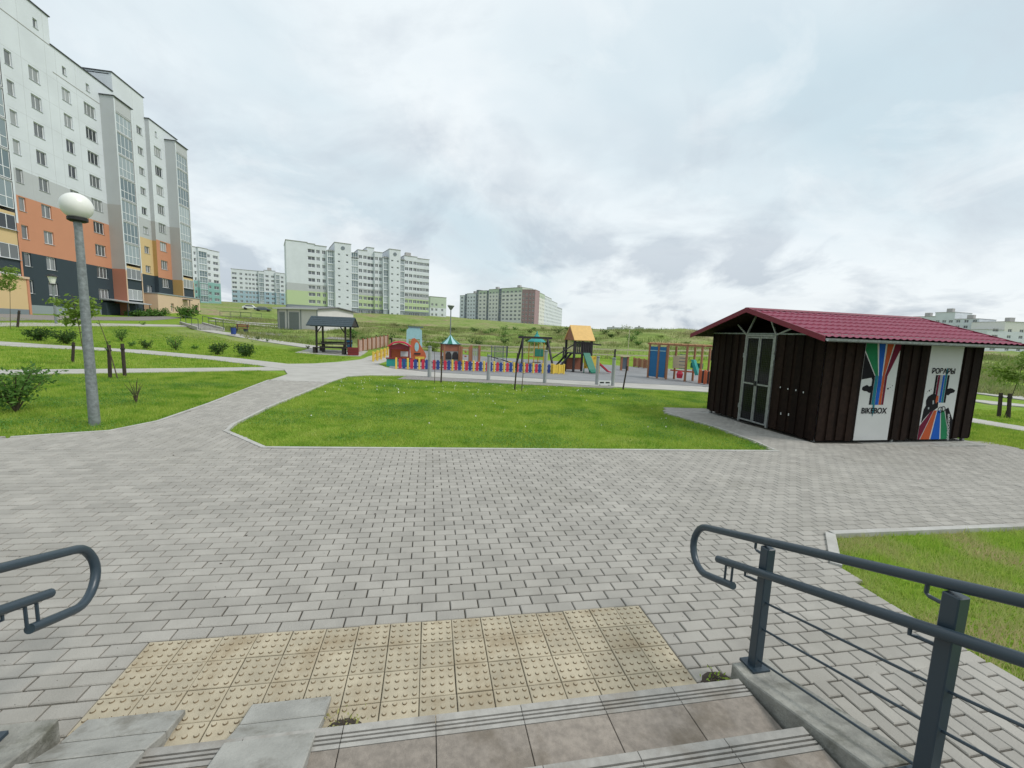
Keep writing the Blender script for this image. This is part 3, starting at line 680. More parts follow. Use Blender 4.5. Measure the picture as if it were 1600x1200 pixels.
# cyclist: dark figure bent over the bars, orange face and pale patches
flat([(.30, .47), (.22, .465), (.12, .44), (.08, .40), (.10, .35), (.05, .31), (.12, .28), (.24, .285), (.36, .30), (.47, .33), (.46, .38), (.38, .40), (.36, .46)], P2[0], W2, HH, PY, 's_black', pb, k=6)
flat([(.27, .40), (.31, .405), (.33, .37), (.29, .36)], P2[0], W2, HH, PY, 's_pale', pb, k=8); flat([(.37, .45), (.43, .45), (.44, .40), (.39, .37), (.36, .40)], P2[0], W2, HH, PY, 's_orange', pb, k=8)
flat([(.16, .33), (.20, .335), (.21, .315), (.17, .31)], P2[0], W2, HH, PY, 's_pale', pb, k=8); flat([(.05, .31), (.30, .30), (.12, .22), (.03, .17)], P2[0], W2, HH, PY, 's_black', pb, k=5)
def ring(cx, cz, r_, material, parent, k):
    n = 20; vs = []; 
    for rr in (r_, r_*.78): vs += [(cx+rr*math.cos(2*math.pi*i/n), PY-.0008*k, cz+rr*math.sin(2*math.pi*i/n)) for i in range(n)]
    me = bpy.data.meshes.new('painted_wheel'); me.from_pydata(vs, [], [(i, (i+1) % n, n+(i+1) % n, n+i) for i in range(n)]); me.materials.append(MT[material]); return new('painted_wheel', me, parent)
ring(P2[0]+W2*.56, BZ+HH*.315, .075, 's_black', pb, 8); ring(P2[0]+W2*.64, BZ+HH*.322, .07, 's_black', pb, 9)
flat([(.55, .64), (.60, .64), (.60, .70), (.575, .74), (.555, .70)], P2[0], W2, HH, PY, 's_teal', pb, k=9)
letters('РОВАРЫ', (P2[0]+P2[1])/2-.03, BZ+.02+HH*.675, .17, PY-.010, 's_black', pb, 0, .95)
letters('#МЕНСКРОВАР', P2[0]+W2*.86, BZ+.30, .085, PY-.007, 'ply', pb, R(82), 1.0)
# white specks of paint on the boards by the door
for yy, zz_ in ((5.84, 1.05), (5.62, 1.04), (5.40, 1.04), (5.2, 1.02), (5.74, .42), (5.52, .44)):
    m = MB(); m.box(BX0-.052, BX0-.047, yy-.012, yy+.012, BZ+zz_, BZ+zz_+.035+.02*(zz_ < .6)); mk('reflector', m, MT['ply'], sh)
# bicycles parked inside
def bicycle(loc, rz, label, material):
    t = thing('bicycle', label, 'bicycle', loc, rz, None)
    for x_ in (-.52, .52):
        m = MB(); m.tube([(x_+.33*math.cos(a), 0, .34+.33*math.sin(a)) for a in np.linspace(0, 2*math.pi, 25)], .018, 6, False); w_ = mk('wheel', m, MT['black'], t)
        m = MB()
        for a in np.linspace(0, math.pi, 8)[:-1]: m.bar((x_-.31*math.cos(a), 0, .34-.31*math.sin(a)), (x_+.31*math.cos(a), 0, .34+.31*math.sin(a)), .004, .004, (0, 1, 0))
        mk('spokes', m, MT['galv'], w_)
    m = MB()
    for a, b in (((-.52, .34), (-.05, .30)), ((-.05, .30), (-.18, .82)), ((-.18, .74), (.36, .80)), ((-.05, .30), (.36, .72)), ((-.52, .34), (-.17, .76)), ((.33, .92), (.52, .34))): m.tube([(a[0], 0, a[1]), (b[0], 0, b[1])], .016, 8)
    mk('frame', m, material, t)
    m = MB(); m.box(-.3, -.06, -.06, .06, .84, .88); mk('saddle', m, MT['black'], t, bevel=.015)
    m = MB(); m.tube([(.36, -.3, 1.0), (.33, 0, .95), (.36, .3, 1.0)], .013, 8); mk('handlebar', m, MT['black'], t)
    return t
bicycle((10.65, 6.35, BZ-.045), R(100), 'bicycle with white frame parked behind the shelter door', MT['white'])
bicycle((11.0, 6.95, BZ-.045), R(93), 'bicycle with blue frame parked deeper behind the shelter door', MT['s_blue'])

# ---------------------------------------------------------------- lamps, stakes and bins near the plaza
def globe_lamp(px, py, h, r, label, rb=.062, rt=.045, lean=(0, 0)):
    p = gp(px, py); t = thing('street_lamp', label, 'lamp', tuple(p))
    m = MB(); m.tube([(0, 0, -.1), (lean[0], lean[1], h)], rb, 14, True, rt); mk('pole', m, MT['lamp_steel'], t, smooth='a')
    m = MB(); m.lathe([(rt*1.9, -.02), (rt*2.6, .0), (rt*2.6, .045), (rt*1.6, .06)], 16, (lean[0], lean[1], h-.05)); mk('collar', m, MT['black'], t)
    prof = [(r*math.sin(a), r-r*math.cos(a)) for a in np.linspace(.28, math.pi-.01, 18)]
    m = MB(); m.lathe(prof, 32, (lean[0], lean[1], h-.03)); mk('globe', m, MT['globe'], t, smooth=True)
    return t
globe_lamp(148, 662, 3.42, .205, 'tall grey lamp post with white globe by the paved fork', .078, .05)
# ---------------------------------------------------------------- apartment buildings
mt('b_white', (.66, .70, .735), .85, var=.09, vscale=.3, bump=.1, bscale=6)
mt('b_grey', (.47, .49, .50), .85, var=.05, vscale=.4)
mt('b_grey2', (.40, .39, .375), .85, var=.05, vscale=.4)
mt('b_orange', (.55, .25, .145), .85, var=.05, vscale=.4)
mt('b_brick', (.40, .17, .11), .85, var=.05, vscale=.4)
mt('b_dark', (.030, .048, .060), .8, var=.08, vscale=.4)
mt('b_base', (.27, .31, .33), .85)
mt('b_yellow', (.62, .46, .24), .85, var=.04, vscale=.4)
mt('b_peach', (.64, .47, .33), .85, var=.04, vscale=.4)
mt('b_ochre', (.42, .27, .10), .85)
mt('b_green', (.46, .56, .33), .85); mt('b_teal', (.22, .40, .38), .85); mt('b_blue', (.33, .45, .53), .85); mt('b_slate', (.19, .22, .25), .85)
mt('b_red', (.34, .235, .245), .85); mt('b_lgreen', (.47, .55, .44), .85); mt('b_cream', (.68, .68, .64), .85)
mt('coping', (.05, .055, .06), .6)
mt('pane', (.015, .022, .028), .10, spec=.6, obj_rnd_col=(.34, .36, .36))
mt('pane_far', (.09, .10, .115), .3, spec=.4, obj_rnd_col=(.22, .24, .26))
mt('loggia_glass', (.09, .14, .16), .1, spec=.7, obj_rnd_col=(.34, .40, .42))
mt('joint', (.50, .52, .53), .9)
mt('tin', (.45, .47, .48), .5, metal=.3)
_wcache = {}
def window(parent, x, y, z, w, h, nm=2, sill=True, near=True, glass='pane', rail=None):
    """window with its outer face at local y, lower left corner x,z"""
    k = (round(w, 2), round(h, 2), nm, near, glass, rail)
    if k not in _wcache:
        f = .06 if near else .10; m = MB()
        m.box(0, w, 0, .05, 0, f); m.box(0, w, 0, .05, h-f, h); m.box(0, f, 0, .05, f, h-f); m.box(w-f, w, 0, .05, f, h-f)
        for i in range(1, nm): m.box(w*i/nm-f/2, w*i/nm+f/2, 0, .05, f, h-f)
        if rail:
            xs_ = [f]+[v for i in range(1, nm) for v in (w*i/nm-f/2, w*i/nm+f/2)]+[w-f]
            for i in range(nm): m.box(xs_[2*i], xs_[2*i+1], 0, .045, rail-.03, rail+.03)
        fm = m.mesh('window'); fixn(fm); fm.materials.append(MT['upvc'])
        p = MB(); p.box(f*.5, w-f*.5, .02, .035, f*.5, h-f*.5); pm = p.mesh('pane'); pm.materials.append(MT[glass])
        s = MB(); s.box(-.05, w+.05, -.19, .0, -.04, -.005); sm = s.mesh('sill'); sm.materials.append(MT['tin'])
        _wcache[k] = (fm, pm, sm)
    fm, pm, sm = _wcache[k]
    o = new('window', fm, parent, (x, y, z)); new('pane', pm, o)
    if sill: new('sill', sm, o)
    return o
def wall(parent, x0, x1, z0, z1, holes, bands, y=0., reveal=.14, name='wall', extra_z=()):
    """front wall in the plane y, openings cut out; bands: [(ztop, material)...] bottom up, one material slot each"""
    m = MB(); mats = []
    def cl(a, lo, hi): return sorted({round(min(max(v, lo), hi), 4) for v in a})
    xs_ = cl([x0, x1]+[v for h in holes for v in (h[0], h[1])], x0, x1); zs_ = cl([z0, z1]+[v for h in holes for v in (h[2], h[3])]+[b[0] for b in bands], z0, z1)
    for b in bands:
        if b[1] not in mats: mats.append(b[1])
    for i in range(len(xs_)-1):
        for j in range(len(zs_)-1):
            xc, zc_ = (xs_[i]+xs_[i+1])/2, (zs_[j]+zs_[j+1])/2
            if any(h[0] < xc < h[1] and h[2] < zc_ < h[3] for h in holes): continue
            m.cur = mats.index(next((b[1] for b in bands if zc_ < b[0]), bands[-1][1]))
            m.quad((xs_[i], y, zs_[j]), (xs_[i+1], y, zs_[j]), (xs_[i+1], y, zs_[j+1]), (xs_[i], y, zs_[j+1]))
    for h in holes:
        m.cur = mats.index(next((b[1] for b in bands if (h[2]+h[3])/2 < b[0]), bands[-1][1])); a, b, c_, d = h; Y = y+reveal
        m.quad((a, y, c_), (a, Y, c_), (a, Y, d), (a, y, d)); m.quad((b, y, d), (b, Y, d), (b, Y, c_), (b, y, c_)); m.quad((a, y, d), (a, Y, d), (b, Y, d), (b, y, d)); m.quad((a, Y, c_), (a, y, c_), (b, y, c_), (b, Y, c_))
    me = m.mesh(name)
    for k in mats: me.materials.append(MT[k])
    return new(name, me, parent)
def side(parent, p0, p1, z0, z1, bands, name='side_wall'):
    m = MB(); mats = []; z = z0
    for zt_, mm in bands:
        t = min(zt_, z1)
        if t <= z: continue
        if mm not in mats: mats.append(mm)
        m.cur = mats.index(mm); m.quad((*p0, z), (*p1, z), (*p1, t), (*p0, t)); z = t
    me = m.mesh(name)
    for k in mats: me.materials.append(MT[k])
    return new(name, me, parent)

# --- the tall block on the left: facade plane X=-40, running along +Y. local x = world Y, outward = local -y
LB = thing('apartment_building', 'tall apartment block banded white, orange and dark slate with glazed loggia bays', 'building', (-40, 0, 0), math.pi/2)
TOPS = [5.6+2.8*i for i in range(9)]; WB = [(3.0, 'b_base'), (8.45, 'b_dark'), (14.1, 'b_orange'), (16.75, 'b_grey'), (99, 'b_white')]
def wins(x0, x1, tops=TOPS, h=1.38): return [(x0, x1, t-h, t) for t in tops]
def put(holes, nm, y=0., rv=.13):
    for h in holes: window(LB, h[0], y+rv, h[2], h[1]-h[0], h[3]-h[2], nm)
def cap(x0, x1, y0, y1, z, name='coping', t=.10, o=.12):
    m = MB(); m.box(x0-o, x1+o, y0-o, y1, z, z+t); return mk(name, m, MT['coping'], LB)
def string(x0, x1, z, y=0):
    m = MB(); m.box(x0, x1, y-.03, y, z, z+.07); return mk('string_course', m, MT['b_grey2'], LB)
DEP = 14.
def joints(x0, x1, z0, z1, xs_, y=0.):
    m = MB()
    for i in range(10):
        z_ = 3.02+2.8*i
        if z0 < z_ < z1: m.box(x0, x1, y-.004, y, z_-.012, z_+.012)
    for x_ in xs_: m.box(x_-.012, x_+.012, y-.005, y, z0, z1)
    return mk('panel_joint', m, MT['joint'], LB)
# section A (taller, leftmost), section B (main), section C (tall, with small windows), section D
hA = wins(51.35, 52.13)+wins(53.95, 55.2)+[(55.0, 55.55, 32.3, 33.2)]
wall(LB, 38, 57.0, 1.2, 34.55, hA, WB); put(wins(51.35, 52.13), 1); put(wins(53.95, 55.2), 2); put([(55.0, 55.55, 32.3, 33.2)], 1)
side(LB, (57.0, 0), (57.0, DEP), 31.6, 34.55, [(99, 'b_white')]); cap(38, 57.0, 0, DEP, 34.55); string(49, 57.0, 31.55)
hB = wins(58.05, 59.25)+wins(61.2, 63.0)+[(57.75+.6, 58.9, 29.5, 30.35), (61.75, 62.3, 29.5, 30.35)]
wall(LB, 57.0, 66.4, 1.2, 31.68, hB, WB); put(wins(58.05, 59.25), 2); put(wins(61.2, 63.0), 3); put(hB[-2:], 1); cap(57.0, 66.2, 0, DEP, 31.68); string(57.0, 63.8, 28.9)
hC = wins(70.75, 71.95, [t+1.55 for t in TOPS[1:]]+[7.0], 1.0)
WC = [(5.9, 'b_peach'), (8.6, 'b_dark'), (13.9, 'b_yellow'), (16.75, 'b_grey'), (99, 'b_white')]
wall(LB, 66.4, 72.66, 1.8, 34.1, hC, WC); put(hC, 2); side(LB, (66.4, DEP), (66.4, 0), 31.7, 34.1, [(99, 'b_white')]); side(LB, (72.66, 0), (72.66, DEP), 31.2, 34.1, [(99, 'b_white')]); cap(66.4, 72.66, 0, DEP, 34.1)
joints(49.2, 56.99, 14.2, 34.4, (50.9, 53.2, 56.2)); joints(57.01, 63.8, 14.2, 31.6, (57.5, 60.2)); joints(67.3, 72.6, 14.2, 34.0, (70.2,)); joints(72.7, 76.2, 14.2, 31.2, (), -.55)
yD = -.55; WD = [(5.9, 'b_peach'), (8.45, 'b_dark'), (14.1, 'b_orange'), (16.75, 'b_grey'), (99, 'b_white')]
hD = wins(73.55, 75.3, TOPS[1:])+[(74.0, 74.45, 29.4, 30.2)]
wall(LB, 72.66, 79.7, 2.0, 31.3, hD, WD, yD); put(hD[:-1], 3, yD); put(hD[-1:], 1, yD); cap(72.66, 79.7, yD, DEP, 31.3)
side(LB, (72.66, 0), (72.66, yD), 2.0, 31.3, [(8.6, 'b_dark'), (13.9, 'b_ochre'), (16.75, 'b_grey2'), (99, 'b_grey')])  # upper bands greyer than the front: this side's shade put into the colour
side(LB, (79.7, yD), (79.7, DEP), 2.0, 31.3, [(99, 'b_white')])
m = MB(); m.box(38, 57, .5, DEP, 34.3, 34.4); m.box(57, 66.4, .3, DEP, 31.4, 31.5); m.box(66.4, 72.66, .3, DEP, 33.8, 33.9); m.box(72.66, 79.7, .3, DEP, 31.0, 31.1); mk('roof', m, MT['b_grey2'], LB)
def bay(x0, x1, y, ytop, z0, bands_side, colbands, low_panels):
    side(LB, (x0, y+2), (x0, y), z0, ytop, bands_side, 'bay_side'); side(LB, (x1, y), (x1, y+2), z0, ytop, bands_side, 'bay_side')  # grey upper side bands carry the shade of these faces in their colour
    pw = .22
    for xa, xb in ((x0, x0+pw), (x1-pw, x1)):
        wall(LB, xa, xb, z0, ytop, [], colbands, y, name='bay_column')
    m = MB(); m.box(x0-.12, x1+.12, y-.15, y+2.2, ytop, ytop+.1); mk('bay_roof', m, MT['coping'], LB)
    side(LB, (x0+pw, y+.02), (x1-pw, y+.02), 30.1-1.6 if ytop > 29 else ytop-1, ytop, [(99, 'b_grey')], 'bay_head')
    W_ = x1-x0-2*pw
    for i in range(9):
        zf = 3.75+2.8*i+.02; zt_ = zf+2.72
        if i == 8: zt_ = 28.45
        if i < low_panels:
            zp = zf+.75; side(LB, (x0+pw, y+.05), (x1-pw, y+.05), zf-.35 if i else z0, zp, [(99, 'b_dark' if i < 2 else 'b_yellow')], 'parapet_panel')
            window(LB, x0+pw, y+.06, zp, W_, 1.42, 3, True); side(LB, (x0+pw, y+.05), (x1-pw, y+.05), zp+1.42, zf+2.45, [(99, 'b_dark' if i == 0 else 'b_yellow')], 'parapet_panel')
        else:
            window(LB, x0+pw, y+.06, zf, W_, zt_-zf-.14, 4, False, True, 'loggia_glass', 1.0)
            m = MB(); m.box(x0+pw, x1-pw, y, y+.12, zt_-.13, zt_); mk('loggia_band', m, MT['b_grey'], LB)
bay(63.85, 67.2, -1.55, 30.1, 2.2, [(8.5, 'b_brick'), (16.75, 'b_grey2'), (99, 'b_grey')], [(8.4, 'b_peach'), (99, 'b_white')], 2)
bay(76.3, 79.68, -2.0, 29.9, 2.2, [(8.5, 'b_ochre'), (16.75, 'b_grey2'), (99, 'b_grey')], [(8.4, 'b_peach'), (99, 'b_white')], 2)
bay(45.8, 49.1, -1.55, 32.5, 2.0, [(99, 'b_grey')], [(10.9, 'b_orange'), (99, 'b_white')], 3)
# low wings: yellow block on the left, peach entrance wing on the right, basement porch between
m = MB(); m.box(38, 47.55, -2.9, -1.6, 2.45, 5.4); wng = mk('low_wing', m, MT['b_yellow'], LB); m = MB(); m.box(37.9, 47.75, -3.05, -1.6, 5.4, 5.6); mk('wing_coping', m, MT['b_peach'], wng); m = MB(); m.box(38, 47.5, -2.93, -1.6, 1.5, 2.45); mk('plinth', m, MT['b_slate'], wng)
m = MB(); m.box(47.56, 47.8, -2.95, -1.6, 1.5, 5.4); mk('fin_wall', m, MT['b_orange'], LB)
wall(LB, 69.0, 80.6, 2.0, 5.75, [(72.2, 72.9, 3.3, 4.55), (79.0, 80.1, 2.4, 4.7)], [(99, 'b_peach')], -2.3, .3, 'entrance_wing'); side(LB, (69.0, -.02), (69.0, -2.3), 2.0, 5.75, [(99, 'b_peach')], 'entrance_wing'); side(LB, (80.6, -2.3), (80.6, 0), 2.0, 5.75, [(99, 'b_peach')], 'entrance_wing')
m = MB(); m.box(68.95, 80.7, -2.4, 0, 5.75, 5.9); mk('wing_roof', m, MT['b_base'], LB); window(LB, 72.2, -2.05, 3.3, .7, 1.25, 1, False)
m = MB(); m.box(79.0, 80.1, -2.05, -2.0, 2.4, 4.7); mk('entrance_shade_panel', m, MT['black'], LB)  # black panel puts the shade inside the porch opening into its colour
m = MB(); m.box(75.3, 76.7, -3.1, -2.32, 5.3, 5.42); cn = mk('door_canopy', m, MT['coping'], LB); m = MB(); m.cyl(76.0, -3.0, 1.8, 5.3, .06, 8); mk('canopy_post', m, MT['stake'], cn)
m = MB(); m.prism([(-3.2, 3.95), (0, 4.35), (0, 4.47), (-3.2, 4.07)], 61.3, 65.9, 'x'); pc = mk('porch_roof', m, MT['tin'], LB); m = MB()
m.box(61.4, 65.8, -.6, -.02, 1.4, 3.9); mk('porch_wall', m, MT['b_dark'], pc)
for xx in (61.4, 63.0, 64.6, 65.8):
    m = MB(); m.box(xx-.03, xx+.03, -3.0, -2.94, 1.4, 4.0); mk('porch_post', m, MT['steel'], pc)
m = MB(); m.box(61.4, 65.8, -3.0, -2.96, 2.9, 2.96); m.box(61.4, 65.8, -3.0, -2.96, 2.3, 2.34); mk('porch_rail', m, MT['steel'], pc)

# --- far blocks
def far_block(name, label, A, B, zbase, floors, parts, dep=14, bands=None, fh=2.8, top=1.6, group=None, roofm='b_grey2', side_bands=None):
    """A, B: world plan points of the front facade's ends; parts: list of sections along the facade"""
    A = np.array(A[:2], float); B = np.array(B[:2], float); L = np.linalg.norm(B-A); rz = math.atan2(B[1]-A[1], B[0]-A[0])
    t = thing(name, label, 'building', (A[0], A[1], zbase), rz, group)
    x = 0.; H = floors*fh; z0 = -8
    for sec in parts:
        w = sec['w']*L; kind = sec.get('k', 'win'); y = sec.get('y', 0.); tp = H+sec.get('top', top); bd = sec.get('bands', bands); fl = sec.get('floors', floors)
        holes = []; n = sec.get('n', 2); ww = sec.get('ww', 1.5); hh = sec.get('hh', 1.4); gl = sec.get('rail')
        for i in range(sec.get('skip', 0), fl):
            for j in range(n):
                cx = x+w*(j+.5)/n; hw = min(ww, w/n*.92)/2; zz_ = .95+i*fh
                if kind == 'glass': holes.append((x+.25, x+w-.25, .3+i*fh, .3+i*fh+fh-.25)); break
                holes.append((cx-hw, cx+hw, zz_, zz_+hh))
        wall(t, x, x+w, z0, tp, holes, bd, y, .2)
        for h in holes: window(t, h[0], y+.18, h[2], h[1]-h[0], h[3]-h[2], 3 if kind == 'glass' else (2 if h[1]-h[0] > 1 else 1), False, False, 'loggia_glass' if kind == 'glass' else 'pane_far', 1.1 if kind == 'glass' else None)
        for xe, inv in ((x, 0), (x+w, 1)):
            p = [(xe, dep), (xe, y)]; side(t, *(p if not inv else p[::-1]), z0, tp, sec.get('sb', side_bands or bd), 'end_wall')
        m = MB(); m.box(x-.15, x+w+.15, y-.2, dep, tp, tp+.15); mk('roof', m, MT[roofm], t)
        if sec.get('vent'):
            m = MB(); m.box(x+w*.3, x+w*.3+2.4, 4, 6, tp+.15, tp+2.2); mk('roof_vent', m, MT['b_grey2'], t)
        if sec.get('disc'):
            m = MB(); m.tube([(x+w/2, y-.12, tp-1.9), (x+w/2, y+.02, tp-1.9)], .75, 16); mk('round_window', m, MT['b_slate'], t)
        x += w
    return t
def ab(pa, pb):      # (pixel x, pixel y of the foot, camera depth)
    return pz(*pa), pz(*pb)
BG = [(2.9, 'b_slate'), (8.4, 'b_green'), (11.2, 'b_grey'), (99, 'b_white')]; BW = [(99, 'b_white')]
A, B = ab((449, 479, 163), (670, 498, 192)); K_ = .87
far_block('apartment_building', 'pale apartment block with green lower floors behind the grassy slope', A, B, (A[2]+B[2])/2-1.0, 9, [
    dict(w=.13, n=0, bands=[(2.9, 'b_slate'), (8.4, 'b_green'), (11.2, 'b_grey'), (99, 'b_white')], top=1.9),
    dict(w=.055*K_, n=1, ww=2.6, bands=BG), dict(w=.085*K_, n=2, ww=1.3, bands=BG, top=1.2), dict(w=.055*K_, k='glass', n=1, y=-1.2, bands=[(2.9, 'b_slate'), (99, 'b_white')], top=-.5),
    dict(w=.125*K_, n=2, ww=.9, hh=.7, y=-2.0, bands=BW, top=3.0, disc=1), dict(w=.06*K_, k='glass', n=1, y=-1.2, bands=[(2.9, 'b_slate'), (99, 'b_white')], top=-2.0), dict(w=.075*K_, n=2, ww=1.4, bands=BG),
    dict(w=.06*K_, n=1, ww=2.6, y=.8, bands=BG, top=3.2), dict(w=.065*K_, n=2, ww=1.2, bands=BG), dict(w=.05*K_, k='glass', n=1, y=-1.2, bands=[(2.9, 'b_slate'), (99, 'b_white')], top=-.5),
    dict(w=.095*K_, n=2, ww=.9, hh=.7, y=-2.0, bands=BW, top=3.2, disc=1), dict(w=.045*K_, k='glass', n=1, y=-1.0, bands=[(2.9, 'b_slate'), (99, 'b_white')], top=-.5), dict(w=.115*K_, n=3, ww=1.5, bands=BG, vent=1), dict(w=.115*K_, n=4, ww=1.3, bands=BG, y=.4, top=1.2)],
    dep=15, bands=BG, side_bands=BG)
# the long gable end of that block, turned towards the left
BT = [(9.5, 'b_teal'), (99, 'b_white')]
A, B = ab((300, 471, 186), (346, 474, 200))
far_block('apartment_building', 'white apartment block with teal lower floors just beyond the orange block', A, B, A[2], 8, [dict(w=.22, n=2, ww=1.0), dict(w=.30, k='glass', n=1, y=-1), dict(w=.2, n=1), dict(w=.28, n=1, ww=2.6)], bands=BT, dep=16, side_bands=[(3, 'b_base'), (6.5, 'b_teal'), (9.5, 'b_grey'), (99, 'b_white')])
BB = [(8.4, 'b_blue'), (99, 'b_white')]
A, B = ab((363, 474, 262), (452, 477, 278))
far_block('apartment_building', 'long white apartment block with pale blue lower floors on the skyline', A, B, A[2], 7, [dict(w=.10, n=1, ww=2.5), dict(w=.12, n=1), dict(w=.24, n=4, ww=1.3), dict(w=.10, k='glass', n=1, y=-1), dict(w=.2, n=2, ww=1.8, top=2.6, vent=1), dict(w=.08, k='glass', n=1, y=-1), dict(w=.16, n=2)], bands=BB, dep=14)
A, B = ab((672, 496, 235), (697, 497, 240))
far_block('apartment_building', 'small white apartment block with pale green top floors peeking past the long block', A, B, A[2], 3, [dict(w=.5, n=2, ww=1.2), dict(w=.5, n=1, ww=1.2)], bands=[(5.5, 'b_white'), (99, 'b_lgreen')], top=3.2)
BL = [(20.5, 'b_cream'), (99, 'b_lgreen')]
A, B = ab((718, 494, 345), (814, 506, 300))
far_block('apartment_building', 'stepped white apartment block with dark loggia strips on the skyline', A, B, (A[2]+B[2])/2-1, 8, [
    dict(w=.08, n=1, ww=2.4, floors=7, top=-2.0, bands=[(99, 'b_white')]), dict(w=.05, n=1, ww=2.4, y=.8, floors=7, top=-1.0, bands=[(99, 'b_slate')]), dict(w=.15, n=3, ww=1.6, floors=7, top=-.8, bands=[(99, 'b_white')], vent=1),
    dict(w=.05, n=1, ww=2.4, y=.8, bands=[(99, 'b_slate')]), dict(w=.13, n=2, ww=2.2, bands=BL, top=.8), dict(w=.04, n=1, y=.8, bands=[(99, 'b_slate')], top=.8), dict(w=.15, n=3, ww=1.6, top=1.4, vent=1, bands=BL), dict(w=.05, n=1, ww=2.6, y=.8, bands=[(99, 'b_slate')]), dict(w=.12, n=2, ww=2.4, bands=BL), dict(w=.18, n=3, ww=2.2, bands=BL, vent=1)], bands=BL, dep=12)
A, B = ab((814, 507, 299), (834, 508, 296))
far_block('apartment_building', 'muted plum coloured corner block on the skyline', A, B, A[2], 8, [dict(w=.5, n=2, ww=1.2), dict(w=.5, n=2, ww=1.2, y=.5)], bands=[(99, 'b_red')], dep=12, top=2.0, roofm='b_red')
A, B = ab((834.5, 508, 299), (877, 513, 410))
far_block('apartment_building', 'receding white apartment row with rounded ends on the skyline', A, B, (A[2]+B[2])/2, 8, [dict(w=.28, n=6, ww=1.8, bands=BL), dict(w=.24, n=5, ww=1.8, bands=BW, top=1.0), dict(w=.24, n=5, ww=1.8, bands=BW, top=-.5, floors=7), dict(w=.24, n=5, ww=1.8, bands=BW, top=-4, floors=7)], bands=BW, dep=12)
A, B = ab((1535, 560, 190), (1680, 566, 190))
far_block('apartment_building', 'cream apartment block with flat roof rising behind the shelter roof', A, B, A[2], 5, [dict(w=.18, n=1, ww=2.6, bands=[(99, 'b_white')], top=-1), dict(w=.5, n=4, ww=1.8, bands=[(12.5, 'b_white'), (99, 'b_cream')], vent=1, top=2.8), dict(w=.32, n=3, ww=1.8, bands=[(99, 'b_white')], top=2.2)], bands=BW, dep=14)
A, B = ab((1418, 556, 230), (1520, 560, 205))
far_block('apartment_building', 'long pale apartment roofline showing over the shelter ridge', A, B, A[2], 7, [dict(w=.35, n=3, ww=1.6, vent=1, bands=BW), dict(w=.3, n=3, ww=1.6, top=3.5, vent=1, bands=[(99, 'b_white')]), dict(w=.35, n=3, ww=1.6, top=0, bands=[(99, 'b_white')], vent=1)], bands=BW, dep=14)
for px_, dz_, w_, lb in ((962, 3, 22, 'faint wide roofline barely showing over the hill crest'), (1000, 3, 10, 'faint narrow rooftop barely showing over the hill crest')):
    A = pz(px_-w_*.5, 523, 620); B = pz(px_+w_*.5, 523, 620); far_block('apartment_building', lb, A, B, A[2]-4.5, 5, [dict(w=1., n=3, ww=2.0, vent=1)], bands=[(99, 'b_grey')])
# --- white kiosk (transformer hut) beyond the lawn
ka = gp(434, 515); KZ = float(ka[2]); 
ka = pz(434, 515, 52); kb = pz(497, 517, 50); rz = math.atan2(kb[1]-ka[1], kb[0]-ka[0]); L_ = float(np.hypot(*(kb-ka)[:2]))
mt('k_wall', (.66, .64, .63), .8, var=.06, vscale=1.5); mt('k_roof', (.16, .16, .165), .6); mt('k_door', (.23, .26, .27), .6)
kio = thing('kiosk', 'low white utility hut with grey double doors behind the pavilion', 'hut', (ka[0], ka[1], g1(ka[0], ka[1])), rz); kh = 2.6; KD = 6.2
m = MB(); m.box(0, L_, 0, KD, -1, kh); m.prism([(.05, kh), (KD-.05, kh), (KD/2, kh+.32)], L_-.25, L_-.02, 'x'); mk('wall', m, MT['k_wall'], kio)
m = MB(); m.prism([(-.35, kh-.02), (KD/2, kh+.34), (KD+.35, kh-.02), (KD+.35, kh+.08), (KD/2, kh+.46), (-.35, kh+.08)], -.3, L_+.3, 'x'); mk('roof', m, MT['k_roof'], kio)
m = MB(); m.box(-.3, L_+.3, -.40, -.36, kh-.06, kh+.1); mk('fascia', m, MT['white'], kio)
for a, b in ((.35, 1.2), (1.9, 3.4)):
    m = MB(); m.box(a, b, -.05, 0, .12, 2.2); d_ = mk('door', m, MT['k_door'], kio); m = MB()
    for z_ in np.arange(.25, 2.1, .16): m.box(a+.06, b-.06, -.075, -.05, z_, z_+.05)
    mk('louvre', m, MT['lamp_steel'], d_)
for xx in (.12, 1.6, 3.7, L_-.08):
    m = MB(); m.box(xx-.05, xx+.05, -.06, 0, -.2, kh-.12); mk('downpipe', m, MT['k_door'], kio)
